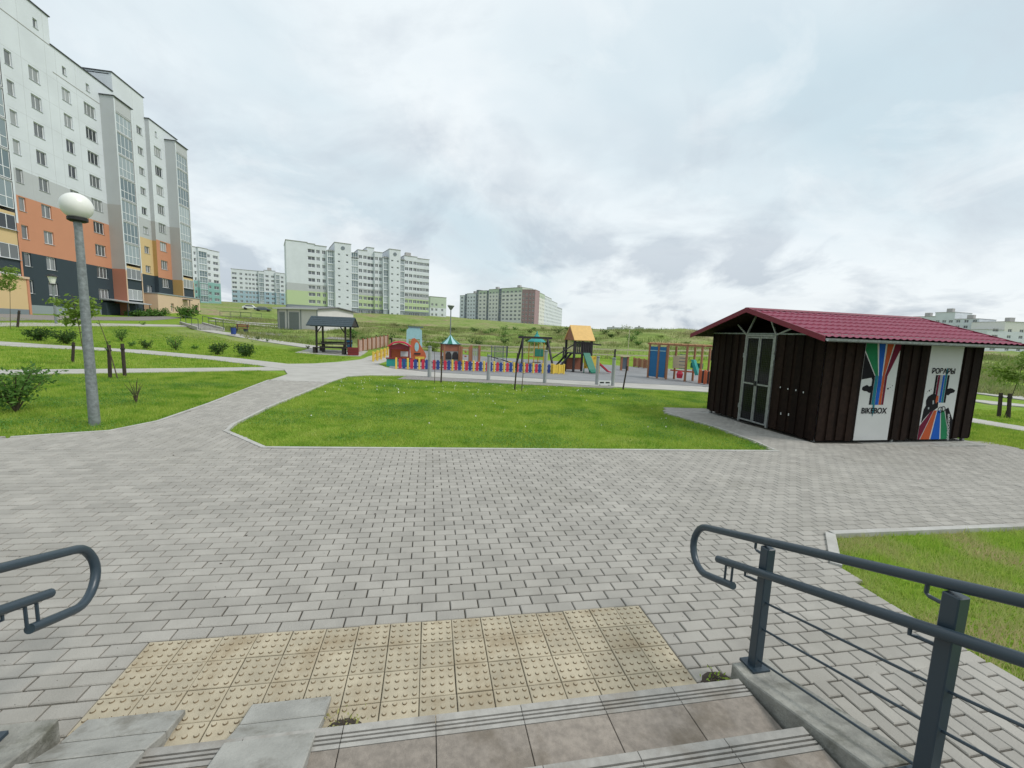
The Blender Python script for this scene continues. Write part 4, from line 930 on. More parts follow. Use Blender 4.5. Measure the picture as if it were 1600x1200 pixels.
# ---------------------------------------------------------------- playground
for k_, c_ in dict(p_yellow=(.74, .52, .07), p_gold=(.55, .30, .03), p_red=(.55, .025, .06), p_navy=(.018, .055, .24), p_teal=(.02, .28, .26), p_green=(.01, .16, .10), p_orange=(.55, .13, .05), p_sky=(.35, .58, .62),
                   p_maroon=(.20, .02, .025), p_wood=(.32, .14, .07), p_pine=(.45, .27, .13), p_cream=(.62, .52, .34), p_dark=(.022, .018, .02), p_blue=(.01, .13, .30), p_roof=(.68, .42, .12), p_pink=(.50, .33, .27), p_rail=(.55, .50, .34), p_grey=(.33, .35, .34), p_brick=(.33, .12, .07), p_slate=(.10, .13, .16)).items():
    mt(k_, c_, .6, var=.12, vscale=6)
def local(px, py, rz=0.): p = gp(px, py); return tuple(p), rz
def picket_fence(a, b, label, n, colors, h=.55, post='p_yellow', rail='p_navy', grp=None, pw=.078, per=2):
    a, b = np.array(a), np.array(b); L = float(np.hypot(*(b-a)[:2])); rz = math.atan2(b[1]-a[1], b[0]-a[0]); t = thing('picket_fence', label, 'fence', tuple(a), rz, grp); sl = (b[2]-a[2])/L
    for zz_ in (.16, .42): m = MB(); m.bar((0, .03, h*zz_/.55), (L, .03, sl*L+h*zz_/.55), .03, .05); mk('rail', m, MT[rail], t)
    u_ = L/n
    for i in range(n+1):
        x = min(i*u_, L-.02); m = MB(); m.box(x-.05, x+.05, -.05, .05, sl*x-.1, sl*x+h*1.08); mk('post', m, MT[post], t, bevel=.012)
        if i == n: break
        for j in range(per):
            xx = x+u_*(j+1)/(per+1); c = colors[(i*per+j) % len(colors)]; m = MB()
            m.prism([(xx-pw, sl*xx+.04), (xx+pw, sl*xx+.04), (xx+pw, sl*xx+h*.9), (xx+pw*.5, sl*xx+h), (xx-pw*.5, sl*xx+h), (xx-pw, sl*xx+h*.9)], -.022, .004); mk('picket', m, MT[c], t)
    return t
picket_fence(gp(619, 576.5), gp(862, 584), 'low picket fence with red and navy pickets between yellow posts', 15, ['p_red', 'p_navy'])
picket_fence(gp(864, 584.3), gp(881, 584.5), 'short run of yellow pickets beside the wooden tower', 2, ['p_yellow', 'p_yellow'], rail='p_gold')
picket_fence(gp(583, 565), gp(606, 555.5), 'low golden yellow picket fence by the path fork', 4, ['p_yellow', 'p_gold'], post='p_yellow', rail='p_gold', h=.6)
picket_fence(gp(560, 550), gp(606, 541), 'pale pink picket fence beyond the pavilion', 7, ['p_pink'], post='p_wood', rail='p_pink', h=.95)
picket_fence(gp(990, 573), gp(1014, 576.5), 'brown picket fence behind the blue climbing panels', 3, ['p_wood', 'p_pine'], post='p_wood', rail='p_wood', h=.7)
picket_fence(gp(1092, 599), gp(1118, 603), 'orange and dark picket fence close to the shelter wall', 3, ['p_orange', 'p_dark'], post='p_orange', rail='p_dark', h=.75)
# long pale rail fence behind the playground
def rail_fence():
    pts = [(612, 556), (705, 561), (792, 566), (880, 571), (960, 576), (1030, 580), (1110, 585), (1180, 589)]
    P_ = []
    for px_, py_ in pts:
        p = pz(px_, py_-12, 36.); p[2] = g1(p[0], p[1]); P_.append(p)
    t = thing('rail_fence', 'long pale wooden rail fence at the foot of the grassy slope', 'fence', tuple(P_[0])); o = P_[0]
    for i, p in enumerate(P_):
        q_ = p-o; m = MB(); m.box(q_[0]-.06, q_[0]+.06, q_[1]-.06, q_[1]+.06, q_[2]-.2, q_[2]+.85); mk('post', m, MT['p_dark'], t)
        if i:
            e = P_[i-1]-o
            for h in (.8, .35): m = MB(); m.bar((e[0], e[1], e[2]+h), (q_[0], q_[1], q_[2]+h), .06, .12); mk('rail', m, MT['p_rail'], t)
rail_fence()
# red arched playhouse with teal counter
p = gp(624, 572); t = thing('playhouse', 'red play house with arched roof and teal counter', 'playhouse', tuple(p), R(3)); w = 1.15
m = MB(); m.prism([(-w/2-.1, 1.12), (-w/2+.08, 1.26), (-w/4, 1.37), (0, 1.41), (w/4, 1.37), (w/2-.08, 1.26), (w/2+.1, 1.12), (w/2+.02, 1.10), (w/4, 1.29), (0, 1.33), (-w/4, 1.29), (-w/2-.02, 1.10)], -.1, 1.1); mk('roof', m, MT['p_red'], t)
m = MB(); m.prism([(-w/2, .95), (-w/2+.05, 1.14), (0, 1.31), (w/2-.05, 1.14), (w/2, .95)], .02, .06); mk('gable_panel', m, MT['p_maroon'], t)
for x_ in (-w/2+.05, w/2-.05):
    for y_ in (.05, .95): m = MB(); m.box(x_-.045, x_+.045, y_-.045, y_+.045, 0, 1.12); mk('post', m, MT['p_maroon'], t)
m = MB(); m.box(-w/2, w/2, .93, .98, .05, 1.1); mk('back_panel', m, MT['p_orange'], t); m = MB(); m.box(.05, .5, .90, .925, .5, .8); mk('sign_board', m, MT['white'], t)
m = MB(); m.box(-w/2-.12, w/2+.12, -.32, -.27, .0, .42); mk('counter_front', m, MT['p_teal'], t); m = MB(); m.box(-w/2-.15, w/2+.15, -.36, .05, .43, .48); mk('counter_top', m, MT['p_maroon'], t)
# orange rocket panel toy
p = gp(652, 565); t = thing('play_rocket', 'orange rocket shaped play panel with pale blue window', 'play panel', tuple(p), R(3))
prof = [(-.42, .12), (.5, .12), (.62, .35), (.56, .62), (.38, .9), (.2, 1.2), (0, 1.5), (-.18, 1.66), (-.36, 1.62), (-.46, 1.4), (-.5, .9)]
m = MB(); m.prism(prof, 0, .06); mk('side_panel', m, MT['p_orange'], t); m = MB(); m.prism(prof, .7, .76); mk('side_panel', m, MT['p_orange'], t)
m = MB(); m.prism([(.15*math.cos(a)-.05, 1.05+.33*math.sin(a)) for a in np.linspace(0, 2*math.pi, 15)[:-1]], -.02, .0); mk('window', m, MT['p_sky'], t)
m = MB(); m.box(-.22, .22, -.06, .0, .52, .62); mk('bumper', m, MT['p_dark'], t); m = MB(); m.box(-.45, .55, .05, .7, .0, .12); mk('base', m, MT['p_dark'], t); m = MB(); m.box(-.15, .5, -.03, .0, .2, .36); mk('stripe', m, MT['p_yellow'], t)
p = gp(647, 553); t = thing('activity_board', 'sky blue arched play panel behind the orange rocket', 'play panel', tuple(p), 0)
m = MB(); m.prism([(-.65, .0), (-.45, .0), (-.45, 1.2), (.45, 1.2), (.45, 0), (.65, 0), (.6, 1.9), (.4, 2.12), (-.4, 2.12), (-.6, 1.9)], 0, .08); mk('arch', m, MT['p_sky'], t); m = MB(); m.box(-.5, .7, -.04, .12, 2.12, 2.22); mk('top_beam', m, MT['p_slate'], t)
# tower house with striped teal and white pointed roof
p = gp(703, 570); t = thing('play_tower', 'play tower with pointed teal and white striped roof', 'play tower', tuple(p), R(10)); a = .5
for x_ in (-a, a):
    for y_ in (-a, a): m = MB(); m.box(x_-.06, x_+.06, y_-.06, y_+.06, -.05, 1.42); mk('post', m, MT['p_wood'], t)
m = MB(); m.box(-a, a, -a-.02, a+.02, .95, 1.36); mk('brick_panel', m, MT['p_brick'], t)
for x_ in (-.23, .23):
    m = MB(); m.prism([(x_-.19, .42), (x_+.19, .42), (x_+.19, .72), (x_+.1, .9), (x_-.1, .9), (x_-.19, .72)], -a-.05, -a-.01); mk('window', m, MT['p_dark'], t)
m = MB(); m.box(-a, a, -a, -a+.04, .1, .95); mk('front_panel', m, MT['p_grey'], t)
rf = mk('roof', MB().prism([(-.62, 1.40), (.62, 1.40), (.62, 1.44), (-.62, 1.44)], -.62, .62), MT['p_slate'], t)
for i in range(12):
    a0, a1 = 2*math.pi*i/12, 2*math.pi*(i+1)/12; m = MB(); r_ = .68
    m.add([(r_*math.cos(a0), r_*math.sin(a0), 1.43), (r_*math.cos(a1), r_*math.sin(a1), 1.43), (.3*math.cos(a1), .3*math.sin(a1), 1.72), (.3*math.cos(a0), .3*math.sin(a0), 1.72), (0, 0, 2.05)], [(0, 1, 2, 3), (3, 2, 4)])
    mk('roof_gore', m, MT['p_sky' if i % 2 else 'p_green'], rf)
# timber play panels beside it
for q_, (px_, lb) in enumerate(((727, 'brown timber play panel with round bead rails beside the striped tower'), (742, 'brown timber play panel with pale slats and white bench'))):
    p = gp(px_, 572); t = thing('activity_board', lb, 'play panel', tuple(p), R(6))
    for x_ in (-.28, .28): m = MB(); m.box(x_-.07, x_+.07, -.07, .07, 0, 1.3+.1*q_); mk('post', m, MT['p_wood'], t)
    if q_ == 0:
        for z_ in (.35, .65, .95): m = MB(); m.lathe([(.03, -.06), (.1, 0), (.03, .06)], 8, (0, 0, z_)); mk('bead', m, MT['p_brick' if z_ > .5 else 'p_cream'], t)
        for z_ in (.25, 1.15): m = MB(); m.box(-.28, .28, -.04, .04, z_, z_+.09); mk('rail', m, MT['p_pine'], t)
    else:
        for x_ in (-.16, -.05, .06, .17): m = MB(); m.box(x_-.035, x_+.035, -.03, .0, .3, 1.2); mk('slat', m, MT['p_grey'], t)
        m = MB(); m.box(-.35, .35, -.3, -.05, .24, .28); mk('bench', m, MT['white'], t)
# grey rope net cube
p = gp(782, 566); t = thing('climbing_net', 'grey climbing cube of crossed bars', 'climbing frame', tuple(p), R(8))
for x_ in (-.5, .5):
    for y_ in (0, .9): m = MB(); m.cyl(x_, y_, 0, 1.25, .03, 8); mk('post', m, MT['p_slate'], t)
m = MB()
for i in range(9):
    z_ = .35+i*.11; m.bar((-.5, 0, z_), (.5, 0, z_), .012, .012); m.bar((-.5, .9, z_), (.5, .9, z_), .012, .012); x_ = -.45+i*.112; m.bar((x_, 0, .3), (x_, 0, 1.25), .012, .012); m.bar((x_, .9, .3), (x_, .9, 1.25), .012, .012)
stuff(mk('bar_grid', m, MT['p_slate'], t))
# seesaw beam
p = gp(780, 574); t = thing('seesaw', 'black seesaw beam tilted on a grey pivot', 'seesaw', tuple(p), R(-4))
m = MB(); m.bar((-.85, 0, .78), (.75, 0, .36), .09, .06); mk('beam', m, MT['p_dark'], t); m = MB(); m.prism([(-.22, 0), (.22, 0), (.08, .62), (-.08, .62)], -.1, .1); mk('pivot', m, MT['p_grey'], t)
m = MB(); m.cyl(-.8, 0, .8, .95, .02, 6); mk('handle', m, MT['p_dark'], t); m = MB(); m.box(.6, .85, -.12, .12, .40, .44); mk('seat', m, MT['p_yellow'], t)
# black swing frame
p = gp(835, 578); t = thing('swing', 'black timber swing frame with two splayed ends', 'swing', tuple(p), R(2)); h = 2.1
m = MB(); m.bar((-1.15, 0, h), (1.1, 0, h), .12, .14); mk('beam', m, MT['p_dark'], t)
for x_ in (-.85, .8):
    for s_ in (-1, 1): m = MB(); m.bar((x_, 0, h-.05), (x_-.25*(1 if x_ < 0 else -1), s_*.85, -.05), .10, .10); mk('leg', m, MT['p_dark'], t)
for x_ in (-.1, .35):
    m = MB(); m.bar((x_, 0, h), (x_, .03, .52), .012, .012, (1, 0, 0)); mk('chain', m, MT['galv'], t)
m = MB(); m.box(-.14, .39, -.09, .11, .48, .52); mk('seat', m, MT['p_dark'], t)
# small teal roofed tower further back
p = gp(837, 569); t = thing('play_tower', 'small play tower with teal canopy on yellow legs', 'play tower', tuple(p), R(15)); a = .42
for x_ in (-a, a):
    for y_ in (-a, a): m = MB(); m.cyl(x_, y_, 0, 1.75, .04, 8); mk('post', m, MT['p_gold'], t)
m = MB(); m.lathe([(.72, 1.72), (.68, 1.8), (.35, 2.0), (.1, 2.3), (.03, 2.55)], 8); mk('canopy', m, MT['p_teal'], t); m = MB(); m.box(-a, a, -a-.03, -a+.01, .62, 1.18); mk('panel', m, MT['p_green'], t); m = MB(); m.box(-a, a, -a, a, .55, .62); mk('deck', m, MT['p_gold'], t)
# wooden tower with yellow roof, ladder, slide and panel
p = gp(902, 581); t = thing('play_tower', 'dark timber play tower with yellow gabled roof', 'play tower', tuple(p), R(8)); a, d = .62, .6
for x_ in (-a, a):
    for y_ in (-d, d): m = MB(); m.box(x_-.06, x_+.06, y_-.06, y_+.06, -.05, 2.15); mk('post', m, MT['p_dark'], t)
m = MB(); m.box(-a-.05, a+.05, -d-.05, d+.05, 1.2, 1.28); mk('deck', m, MT['p_dark'], t)
for i in range(9): x_ = -a+.1+i*.13; m = MB(); m.box(x_-.035, x_+.035, -d-.04, -d, 1.28, 1.92); mk('baluster', m, MT['p_dark'], t)
for i in range(8): y_ = -d+.1+i*.14; m = MB(); m.box(a, a+.04, y_-.035, y_+.035, 1.28, 1.92); mk('baluster', m, MT['p_dark'], t)
m = MB(); m.box(-a-.06, a+.06, -d-.05, -d+.01, 1.92, 2.0); mk('rail', m, MT['p_dark'], t)
m = MB(); m.prism([(-d-.16, 2.1), (-d-.12, 2.06), (0, 2.98), (d+.12, 2.06), (d+.16, 2.1), (0, 3.06)], -a-.1, a+.16, 'x'); mk('roof', m, MT['p_roof'], t)
m = MB(); m.prism([(-d-.08, 2.1), (d+.08, 2.1), (0, 2.95)], -a-.07, -a-.03, 'x'); mk('gable', m, MT['p_wood'], t)
for s_ in (-1, 1): m = MB(); m.bar((-a-.05, s_*.28, 1.22), (-a-1.15, s_*.28, 0), .06, .12); mk('ladder_stringer', m, MT['p_dark'], t)
for i in range(5): f = (i+.7)/5.6; m = MB(); m.bar((-a-.05-1.1*f, -.28, 1.22-1.22*f), (-a-.05-1.1*f, .28, 1.22-1.22*f), .09, .03); mk('rung', m, MT['p_dark'], t)
m = MB(); m.bar((-a, -d, 1.85), (-a-1.45, -.45, .9), .05, .07); mk('handrail', m, MT['p_dark'], t)
m = MB(); m.prism([(-d, 1.22), (-d-.05, 1.3), (-d-.9, .3), (-d-1.2, .16), (-d-1.2, .08), (-d-.9, .18)], .02, .5, 'x'); mk('slide', m, MT['p_green'], t)
m = MB(); m.bar((a, 0, 1.9), (a+1.05, 0, 1.82), .09, .09); mk('swing_arm', m, MT['p_dark'], t)
m = MB(); m.box(-a, a, d-.02, d+.02, .1, .9); m2 = m; mk('back_panel', m, MT['p_brick'], t)
p = gp(921, 583); t = thing('activity_board', 'yellow square play panel with dark ring window', 'play panel', tuple(p), R(3))
for x_ in (-.38, .38): m = MB(); m.cyl(x_, .05, 0, 1.0, .035, 8); mk('post', m, MT['p_green'], t)
m = MB(); m.box(-.42, .42, 0, .03, .3, 1.1); mk('board', m, MT['p_yellow'], t); m = MB(); m.tube([(.15*math.cos(b_), -.01, .7+.15*math.sin(b_)) for b_ in np.linspace(0, 2*math.pi, 17)], .04, 6, False); mk('ring', m, MT['p_dark'], t)
for x_, z_ in ((-.32, .4), (.32, .4), (-.32, 1.0), (.32, 1.0)): m = MB(); m.tube([(x_, -.02, z_), (x_, .0, z_)], .07, 10); mk('bolt_cover', m, MT['p_gold'], t)
# small red slide
p = gp(942, 583); t = thing('slide', 'small wine red slide with yellow platform', 'slide', tuple(p), R(-5))
m = MB(); m.prism([(-.35, .62), (-.28, .68), (.35, .16), (.5, .13), (.5, .06), (.32, .08)], -.2, .2); mk('chute', m, MT['p_red'], t); m = MB(); m.box(-.55, -.3, -.2, .2, .56, .64); mk('platform', m, MT['p_yellow'], t)
for x_ in (-.52, -.33): m = MB(); m.cyl(x_, -.18, 0, .8, .025, 6); m.cyl(x_, .18, 0, .8, .025, 6); mk('leg', m, MT['p_gold'], t)
# notice stand and mast
p = gp(975, 579); t = thing('notice_board', 'brown framed notice board with grey sheet beside the playground walk', 'board', tuple(p), R(-4))
for x_ in (-.24, .24): m = MB(); m.box(x_-.07, x_+.07, -.06, .06, 0, 1.02); mk('post', m, MT['p_wood'], t)
m = MB(); m.box(-.17, .17, -.02, .02, .12, .98); mk('sheet', m, MT['p_slate'], t); m = MB(); m.box(-.36, .36, -.12, .12, 1.02, 1.08); mk('cap', m, MT['p_cream'], t)
p = gp(979, 571); t = thing('mast', 'thin pale mast rising behind the notice board', 'mast', tuple(p)); m = MB(); m.tube([(0, 0, 0), (.05, 0, 2.7)], .022, 6); mk('pole', m, MT['p_rail'], t); m = MB(); m.lathe([(.02, 2.7), (.04, 2.74), (.01, 2.8)], 8, (.05, 0, 0)); mk('finial', m, MT['p_rail'], t)
# orange climbing frame
pa = gp(1012, 590); pb_ = gp(1093, 599); rz = math.atan2(pb_[1]-pa[1], pb_[0]-pa[0]); L_ = float(np.hypot(*(pb_-pa)[:2])); t = thing('climber', 'orange brown timber climbing frame with tall blue panels', 'climbing frame', tuple(pa), rz); H_ = 2.0
PXS = [0, L_*.19, L_*.37, L_*.73, L_]
for i, x_ in enumerate(PXS):
    for y_ in (0, 1.1): m = MB(); m.box(x_-.05, x_+.05, y_-.05, y_+.05, -.15, H_+(.05 if y_ == 0 else 0)); mk('post', m, MT['p_wood'], t)
for y_ in (0, 1.1): m = MB(); m.box(-.15, L_+.15, y_-.045, y_+.045, H_+.05, H_+.14); mk('top_beam', m, MT['p_wood'], t)
for i in range(9): x_ = L_*i/8; m = MB(); m.box(x_-.03, x_+.03, -.12, 1.25, H_+.14, H_+.19); mk('cross_bar', m, MT['p_pine'], t)
for x0_, x1_ in ((.06, PXS[1]-.07), (PXS[1]+.07, PXS[2]-.12)): m = MB(); m.box(x0_, x1_, -.02, .02, .1, H_-.06); o_ = mk('panel', m, MT['p_blue'], t); m = MB(); m.box(x0_, x1_, -.05, -.02, H_-.32, H_-.28); mk('trim', m, MT['p_sky'], o_)
m = MB(); m.box(PXS[2]+.12, PXS[3]-.25, .5, .54, .7, 1.45); mk('board', m, MT['p_cream'], t)
for z_ in (.75, .95, 1.15, 1.35, 1.55): m = MB(); m.bar((PXS[3]-.42, 0, z_), (PXS[3], 0, z_), .04, .04); mk('rung', m, MT['p_slate'], t)
m = MB(); m.prism([(PXS[3]+.25, 1.3), (PXS[3]+.4, 1.3), (L_-.12, .45), (L_-.3, .42)], .0, .35); mk('slide', m, MT['p_teal'], t)
m = MB(); m.box(PXS[3]+.05, L_-.1, .5, .56, .8, 1.1); mk('panel', m, MT['p_green'], t); m = MB(); m.box(PXS[2], L_, .5, .58, .52, .6); mk('low_rail', m, MT['p_orange'], t)
m = MB(); m.lathe([(.16, .0), (.2, .25), (.12, .42)], 8, (PXS[2]+(PXS[3]-PXS[2])*.62, .25, .15)); mk('spring_toy', m, MT['p_red'], t)
# grey posts in the gravel strip
for px_, py_, h, r_, lb in ((671, 589, 1.32, .085, 'grey timber post standing in the gravel with a sapling close by'), (763, 594, 1.08, .085, 'short grey timber post standing alone in the gravel'), (851, 598, 1.42, .085, 'tall grey timber post in front of the swing frame'), (932, 601, 1.28, .075, 'grey timber post by the small red slide'), (957, 603, 1.25, .085, 'capped grey timber post near the leaning stake')):
    p = gp(px_, py_); t = thing('timber_post', lb, 'post', tuple(p)); m = MB(); m.cyl(0, 0, -.1, h, r_, 12, r_*.92); mk('shaft', m, MT['p_grey'], t, smooth='a'); m = MB(); m.lathe([(r_*1.05, h-.02), (r_*1.1, h+.03), (r_*.4, h+.06)], 12); mk('cap', m, MT['lamp_steel'], t)
p = gp(945, 603); t = thing('low_sign', 'low white board with dark lettering between two grey posts', 'sign', tuple(p), R(0)); m = MB(); m.box(-.30, .30, 0, .03, .06, .24); mk('board', m, MT['white'], t)
for x_ in (-.22, .22): m = MB(); m.box(x_-.02, x_+.02, .03, .06, -.05, .2); mk('leg', m, MT['lamp_steel'], t)
for x_ in (-.16, .12): m = MB(); m.box(x_-.09, x_+.11, -.004, 0, .12, .18); mk('mark', m, MT['s_black'], t)

# ---------------------------------------------------------------- pavilion
mt('g_roof', (.045, .07, .085), .75, var=.35, vscale=10, bump=.4, bscale=30); mt('g_wood', (.03, .024, .022), .7)
pa = gp(495, 551.5); pb_ = gp(540, 554); rz = math.atan2(pb_[1]-pa[1], pb_[0]-pa[0]); w = float(np.hypot(*(pb_-pa)[:2])); d = 1.5
t = thing('pavilion', 'dark timber pavilion with slate blue gabled roof over a table', 'pavilion', tuple(pa), rz); eh = 2.0; rh = 2.72
for x_ in (0, w):
    for y_ in (0, d): m = MB(); m.box(x_-.06, x_+.06, y_-.06, y_+.06, -.2, eh+.05); mk('post', m, MT['g_wood'], t)
    for s_ in ((1,) if x_ == 0 else (-1,)): m = MB(); m.bar((x_, 0, eh-.5), (x_+s_*.35, 0, eh), .06, .07); mk('brace', m, MT['g_wood'], t)
for y_ in (0, d): m = MB(); m.box(-.45, w+.45, y_-.05, y_+.05, eh, eh+.1); mk('beam', m, MT['g_wood'], t)
for s_ in (-1, 1):
    yc = d/2; ye = yc+s_*(d/2+.42); m = MB(); m.prism([(ye, eh+.02), (yc, rh), (yc, rh+.05), (ye, eh+.07)], -.6, w+.55, 'x'); r_ = mk('roof', m, MT['g_roof'], t)
    for k in range(5):
        f0, f1 = k/5, (k+1)/5; m = MB(); z0_, z1_ = eh+.075+(rh-eh-.02)*f0, eh+.075+(rh-eh-.02)*f1
        m.prism([(ye+(yc-ye)*f0, z0_), (ye+(yc-ye)*f1, z1_), (ye+(yc-ye)*f1, z1_+.004), (ye+(yc-ye)*f0, z0_+.022)], -.6, w+.55, 'x'); mk('shingle_course', m, MT['g_roof'], r_)
m = MB(); m.prism([(-.3, eh+.08), (d+.3, eh+.08), (d/2, rh-.05)], w+.46, w+.5, 'x'); mk('gable', m, MT['g_wood'], t)
m = MB(); m.box(-.05, w+.05, d*.3, d*.75, .66, .72); mk('table_top', m, MT['g_wood'], t)
for x_ in (.25, w-.25): m = MB(); m.box(x_-.08, x_+.08, d*.4, d*.62, 0, .66); mk('table_leg', m, MT['g_wood'], t)
m = MB(); m.box(-.15, w+.15, d-.05, d+.0, .72, .84); mk('back_rail', m, MT['g_wood'], t)
for y0_ in (-.30, d-.25):
    m = MB(); m.box(-.2, w+.1, y0_, y0_+.3, .40, .46); mk('bench_seat', m, MT['g_wood'], t)
    for x_ in (-.1, w*.95): m = MB(); m.box(x_-.1, x_+.1, y0_+.02, y0_+.28, -.1, .40); mk('bench_leg', m, MT['g_wood'], t)
struct(sheet('pavilion_floor', [tuple((np.array(pa[:2])+np.array([math.cos(rz), math.sin(rz)])*x_+np.array([-math.sin(rz), math.cos(rz)])*y_)) for x_, y_ in ((-1.3, -.7), (w+1.2, -.7), (w+1.2, d+.6), (-1.3, d+.6))], MT['path'], .012))
def bin_(px, py, lb, c):
    p = gp(px, py); t = thing('litter_bin', lb, 'bin', tuple(p)); m = MB(); m.lathe([(.17, .1), (.2, .12), (.23, .72), (.21, .74)], 12); mk('bucket', m, MT[c], t); m = MB(); m.cyl(0, .25, 0, .85, .03, 6); mk('stand', m, MT['lamp_steel'], t); m = MB(); m.lathe([(.235, .70), (.245, .72), (.235, .75)], 12); mk('rim', m, MT['black'], t)
bin_(365, 524, 'dark blue litter bin beside the sloping lawn path', 'p_navy'); bin_(546, 545, 'blue litter bin beside the pavilion', 'p_blue')
p = gp(552, 555); t = thing('planter', 'dark maroon timber planter box by the pavilion post', 'planter', tuple(p), R(5))
for i in range(3): m = MB(); m.box(-.38, .38, -.3, -.26, .02+i*.2, .2+i*.2); mk('plank', m, MT['p_maroon'], t); m = MB(); m.box(.34, .38, -.26, .3, .02+i*.2, .2+i*.2); mk('plank', m, MT['p_maroon'], t)
m = MB(); m.box(-.36, .34, -.26, .3, .0, .56); mk('soil_box', m, MT['stake'], t)
# benches by the sloping path
def bench(px, py, lb, rz=0.):
    p = gp(px, py); t = thing('park_bench', lb, 'bench', tuple(p), rz)
    for i in range(3): m = MB(); m.box(-.8, .8, -.22+i*.15, -.1+i*.15, .42, .46); mk('seat_slat', m, MT['p_brick'], t)
    for i in range(2): m = MB(); m.box(-.8, .8, .24, .28, .58+i*.16, .70+i*.16); mk('back_slat', m, MT['p_brick'], t)
    for x_ in (-.6, .6): m = MB(); m.box(x_-.04, x_+.04, -.2, .26, 0, .42); m.box(x_-.03, x_+.03, .2, .26, .4, .86); mk('leg', m, MT['steel'], t)
bench(376, 520, 'low brown bench beside the dark blue litter bin', R(-25))
# small dropped steps with hand rails on the slope
for (px0, py0, px1, py1, lb, n) in ((300, 507, 330, 516, 'concrete steps with dark rails leading down the lawn', 7), (308, 488, 336, 494, 'upper concrete steps climbing to the entrance wing', 6)):
    a = gp(px0, py0); b = gp(px1, py1)
    if py0 < 500: a = np.array([-33.5, 80., g1(-33.5, 80.)]); b = np.array([-27.5, 77., g1(-27.5, 77.)])
    d_ = b-a; L_ = float(np.hypot(*d_[:2])); rz = math.atan2(d_[1], d_[0]); t = thing('garden_steps', lb, 'steps', tuple(a), rz)
    for i in range(n): x_ = L_*i/n; z_ = d_[2]*i/n; m = MB(); m.box(x_, x_+L_/n+.1, -.9, .9, z_-.5, z_+.12); mk('step', m, MT['concrete'], t)
    for y_ in (-1.05, 1.05):
        m = MB(); m.bar((0, y_, .12), (L_, y_, d_[2]+.12), .22, .35); mk('side_wall', m, MT['kerb'], t)
        m = MB(); m.tube([(0, y_, 1.05), (L_, y_, d_[2]+1.05)], .03, 6); mk('hand_rail', m, MT['steel'], t)
        for i in range(4): x_ = L_*i/3; m = MB(); m.cyl(x_, y_, d_[2]*i/3+.1, d_[2]*i/3+1.05, .025, 6); mk('post', m, MT['steel'], t)
# further lamps
p = pz(703, 560, 38); p[2] = g1(p[0], p[1]); zt_ = pz(703, 478, 38)[2]-p[2]
t = thing('street_lamp', 'slim lamp post with shallow white bowl behind the striped play tower', 'lamp', tuple(p)); m = MB(); m.tube([(0, 0, 0), (0, 0, zt_-.35)], .06, 8, True, .045); mk('pole', m, MT['lamp_steel'], t)
m = MB(); m.lathe([(.05, zt_-.4), (.12, zt_-.32), (.32, zt_-.02), (.30, zt_)], 16); mk('bowl', m, MT['lamp_steel'], t); m = MB(); m.lathe([(.28, zt_-.02), (.26, zt_+.05), (.1, zt_+.09)], 16); mk('cap', m, MT['globe'], t)
p = gp(88, 506); zt_ = float((CAM+ray(82, 428)*np.hypot(*(p-CAM)[:2])/np.hypot(*ray(82, 428)[:2]))[2]-p[2])
t = thing('street_lamp', 'slim lamp post with dark lantern head before the orange block', 'lamp', tuple(p)); m = MB(); m.tube([(0, 0, 0), (0, 0, zt_-.8)], .09, 8, True, .06); mk('pole', m, MT['lamp_steel'], t)
m = MB(); m.lathe([(.14, zt_-.78), (.26, zt_-.25), (.26, zt_-.22)], 10); mk('lantern_glass', m, MT['globe'], t); m = MB(); m.lathe([(.38, zt_-.22), (.2, zt_-.06), (.03, zt_)], 10); mk('lantern_hood', m, MT['black'], t); m = MB(); m.lathe([(.2, zt_-.86), (.2, zt_-.78)], 10); mk('collar', m, MT['black'], t)
# parked cars far up the slope
def car(p, rz, lb, c):
    t = thing('parked_car', lb, 'car', tuple(p), rz, 'cars parked before the far blocks')
    m = MB(); m.prism([(-2.1, .35), (2.1, .35), (2.15, .75), (1.2, .9), (.6, 1.4), (-1.0, 1.42), (-1.8, .95), (-2.15, .85)], -.85, .85); mk('body', m, MT[c], t, bevel=.05)
    m = MB(); m.prism([(-1.6, .95), (1.05, .93), (.55, 1.34), (-.95, 1.36)], -.87, .87); mk('side_windows', m, MT['pane'], t)
    for x_ in (-1.35, 1.35):
        for y_ in (-.86, .86): m = MB(); m.tube([(x_, y_-.1, .32), (x_, y_+.1, .32)], .32, 12); mk('wheel', m, MT['black'], t)
for px_, py_, Z_, c, lb in ((411, 479, 128, 'p_slate', 'dark car parked before the pale blue block'), (468, 482, 120, 'p_dark', 'black car parked beyond the white hut'), (391, 477, 132, 'white', 'white car parked before the pale blue block')):
    p = pz(px_, py_, Z_); p[2] = g1(p[0], p[1]); car(p, R(10), lb, c)
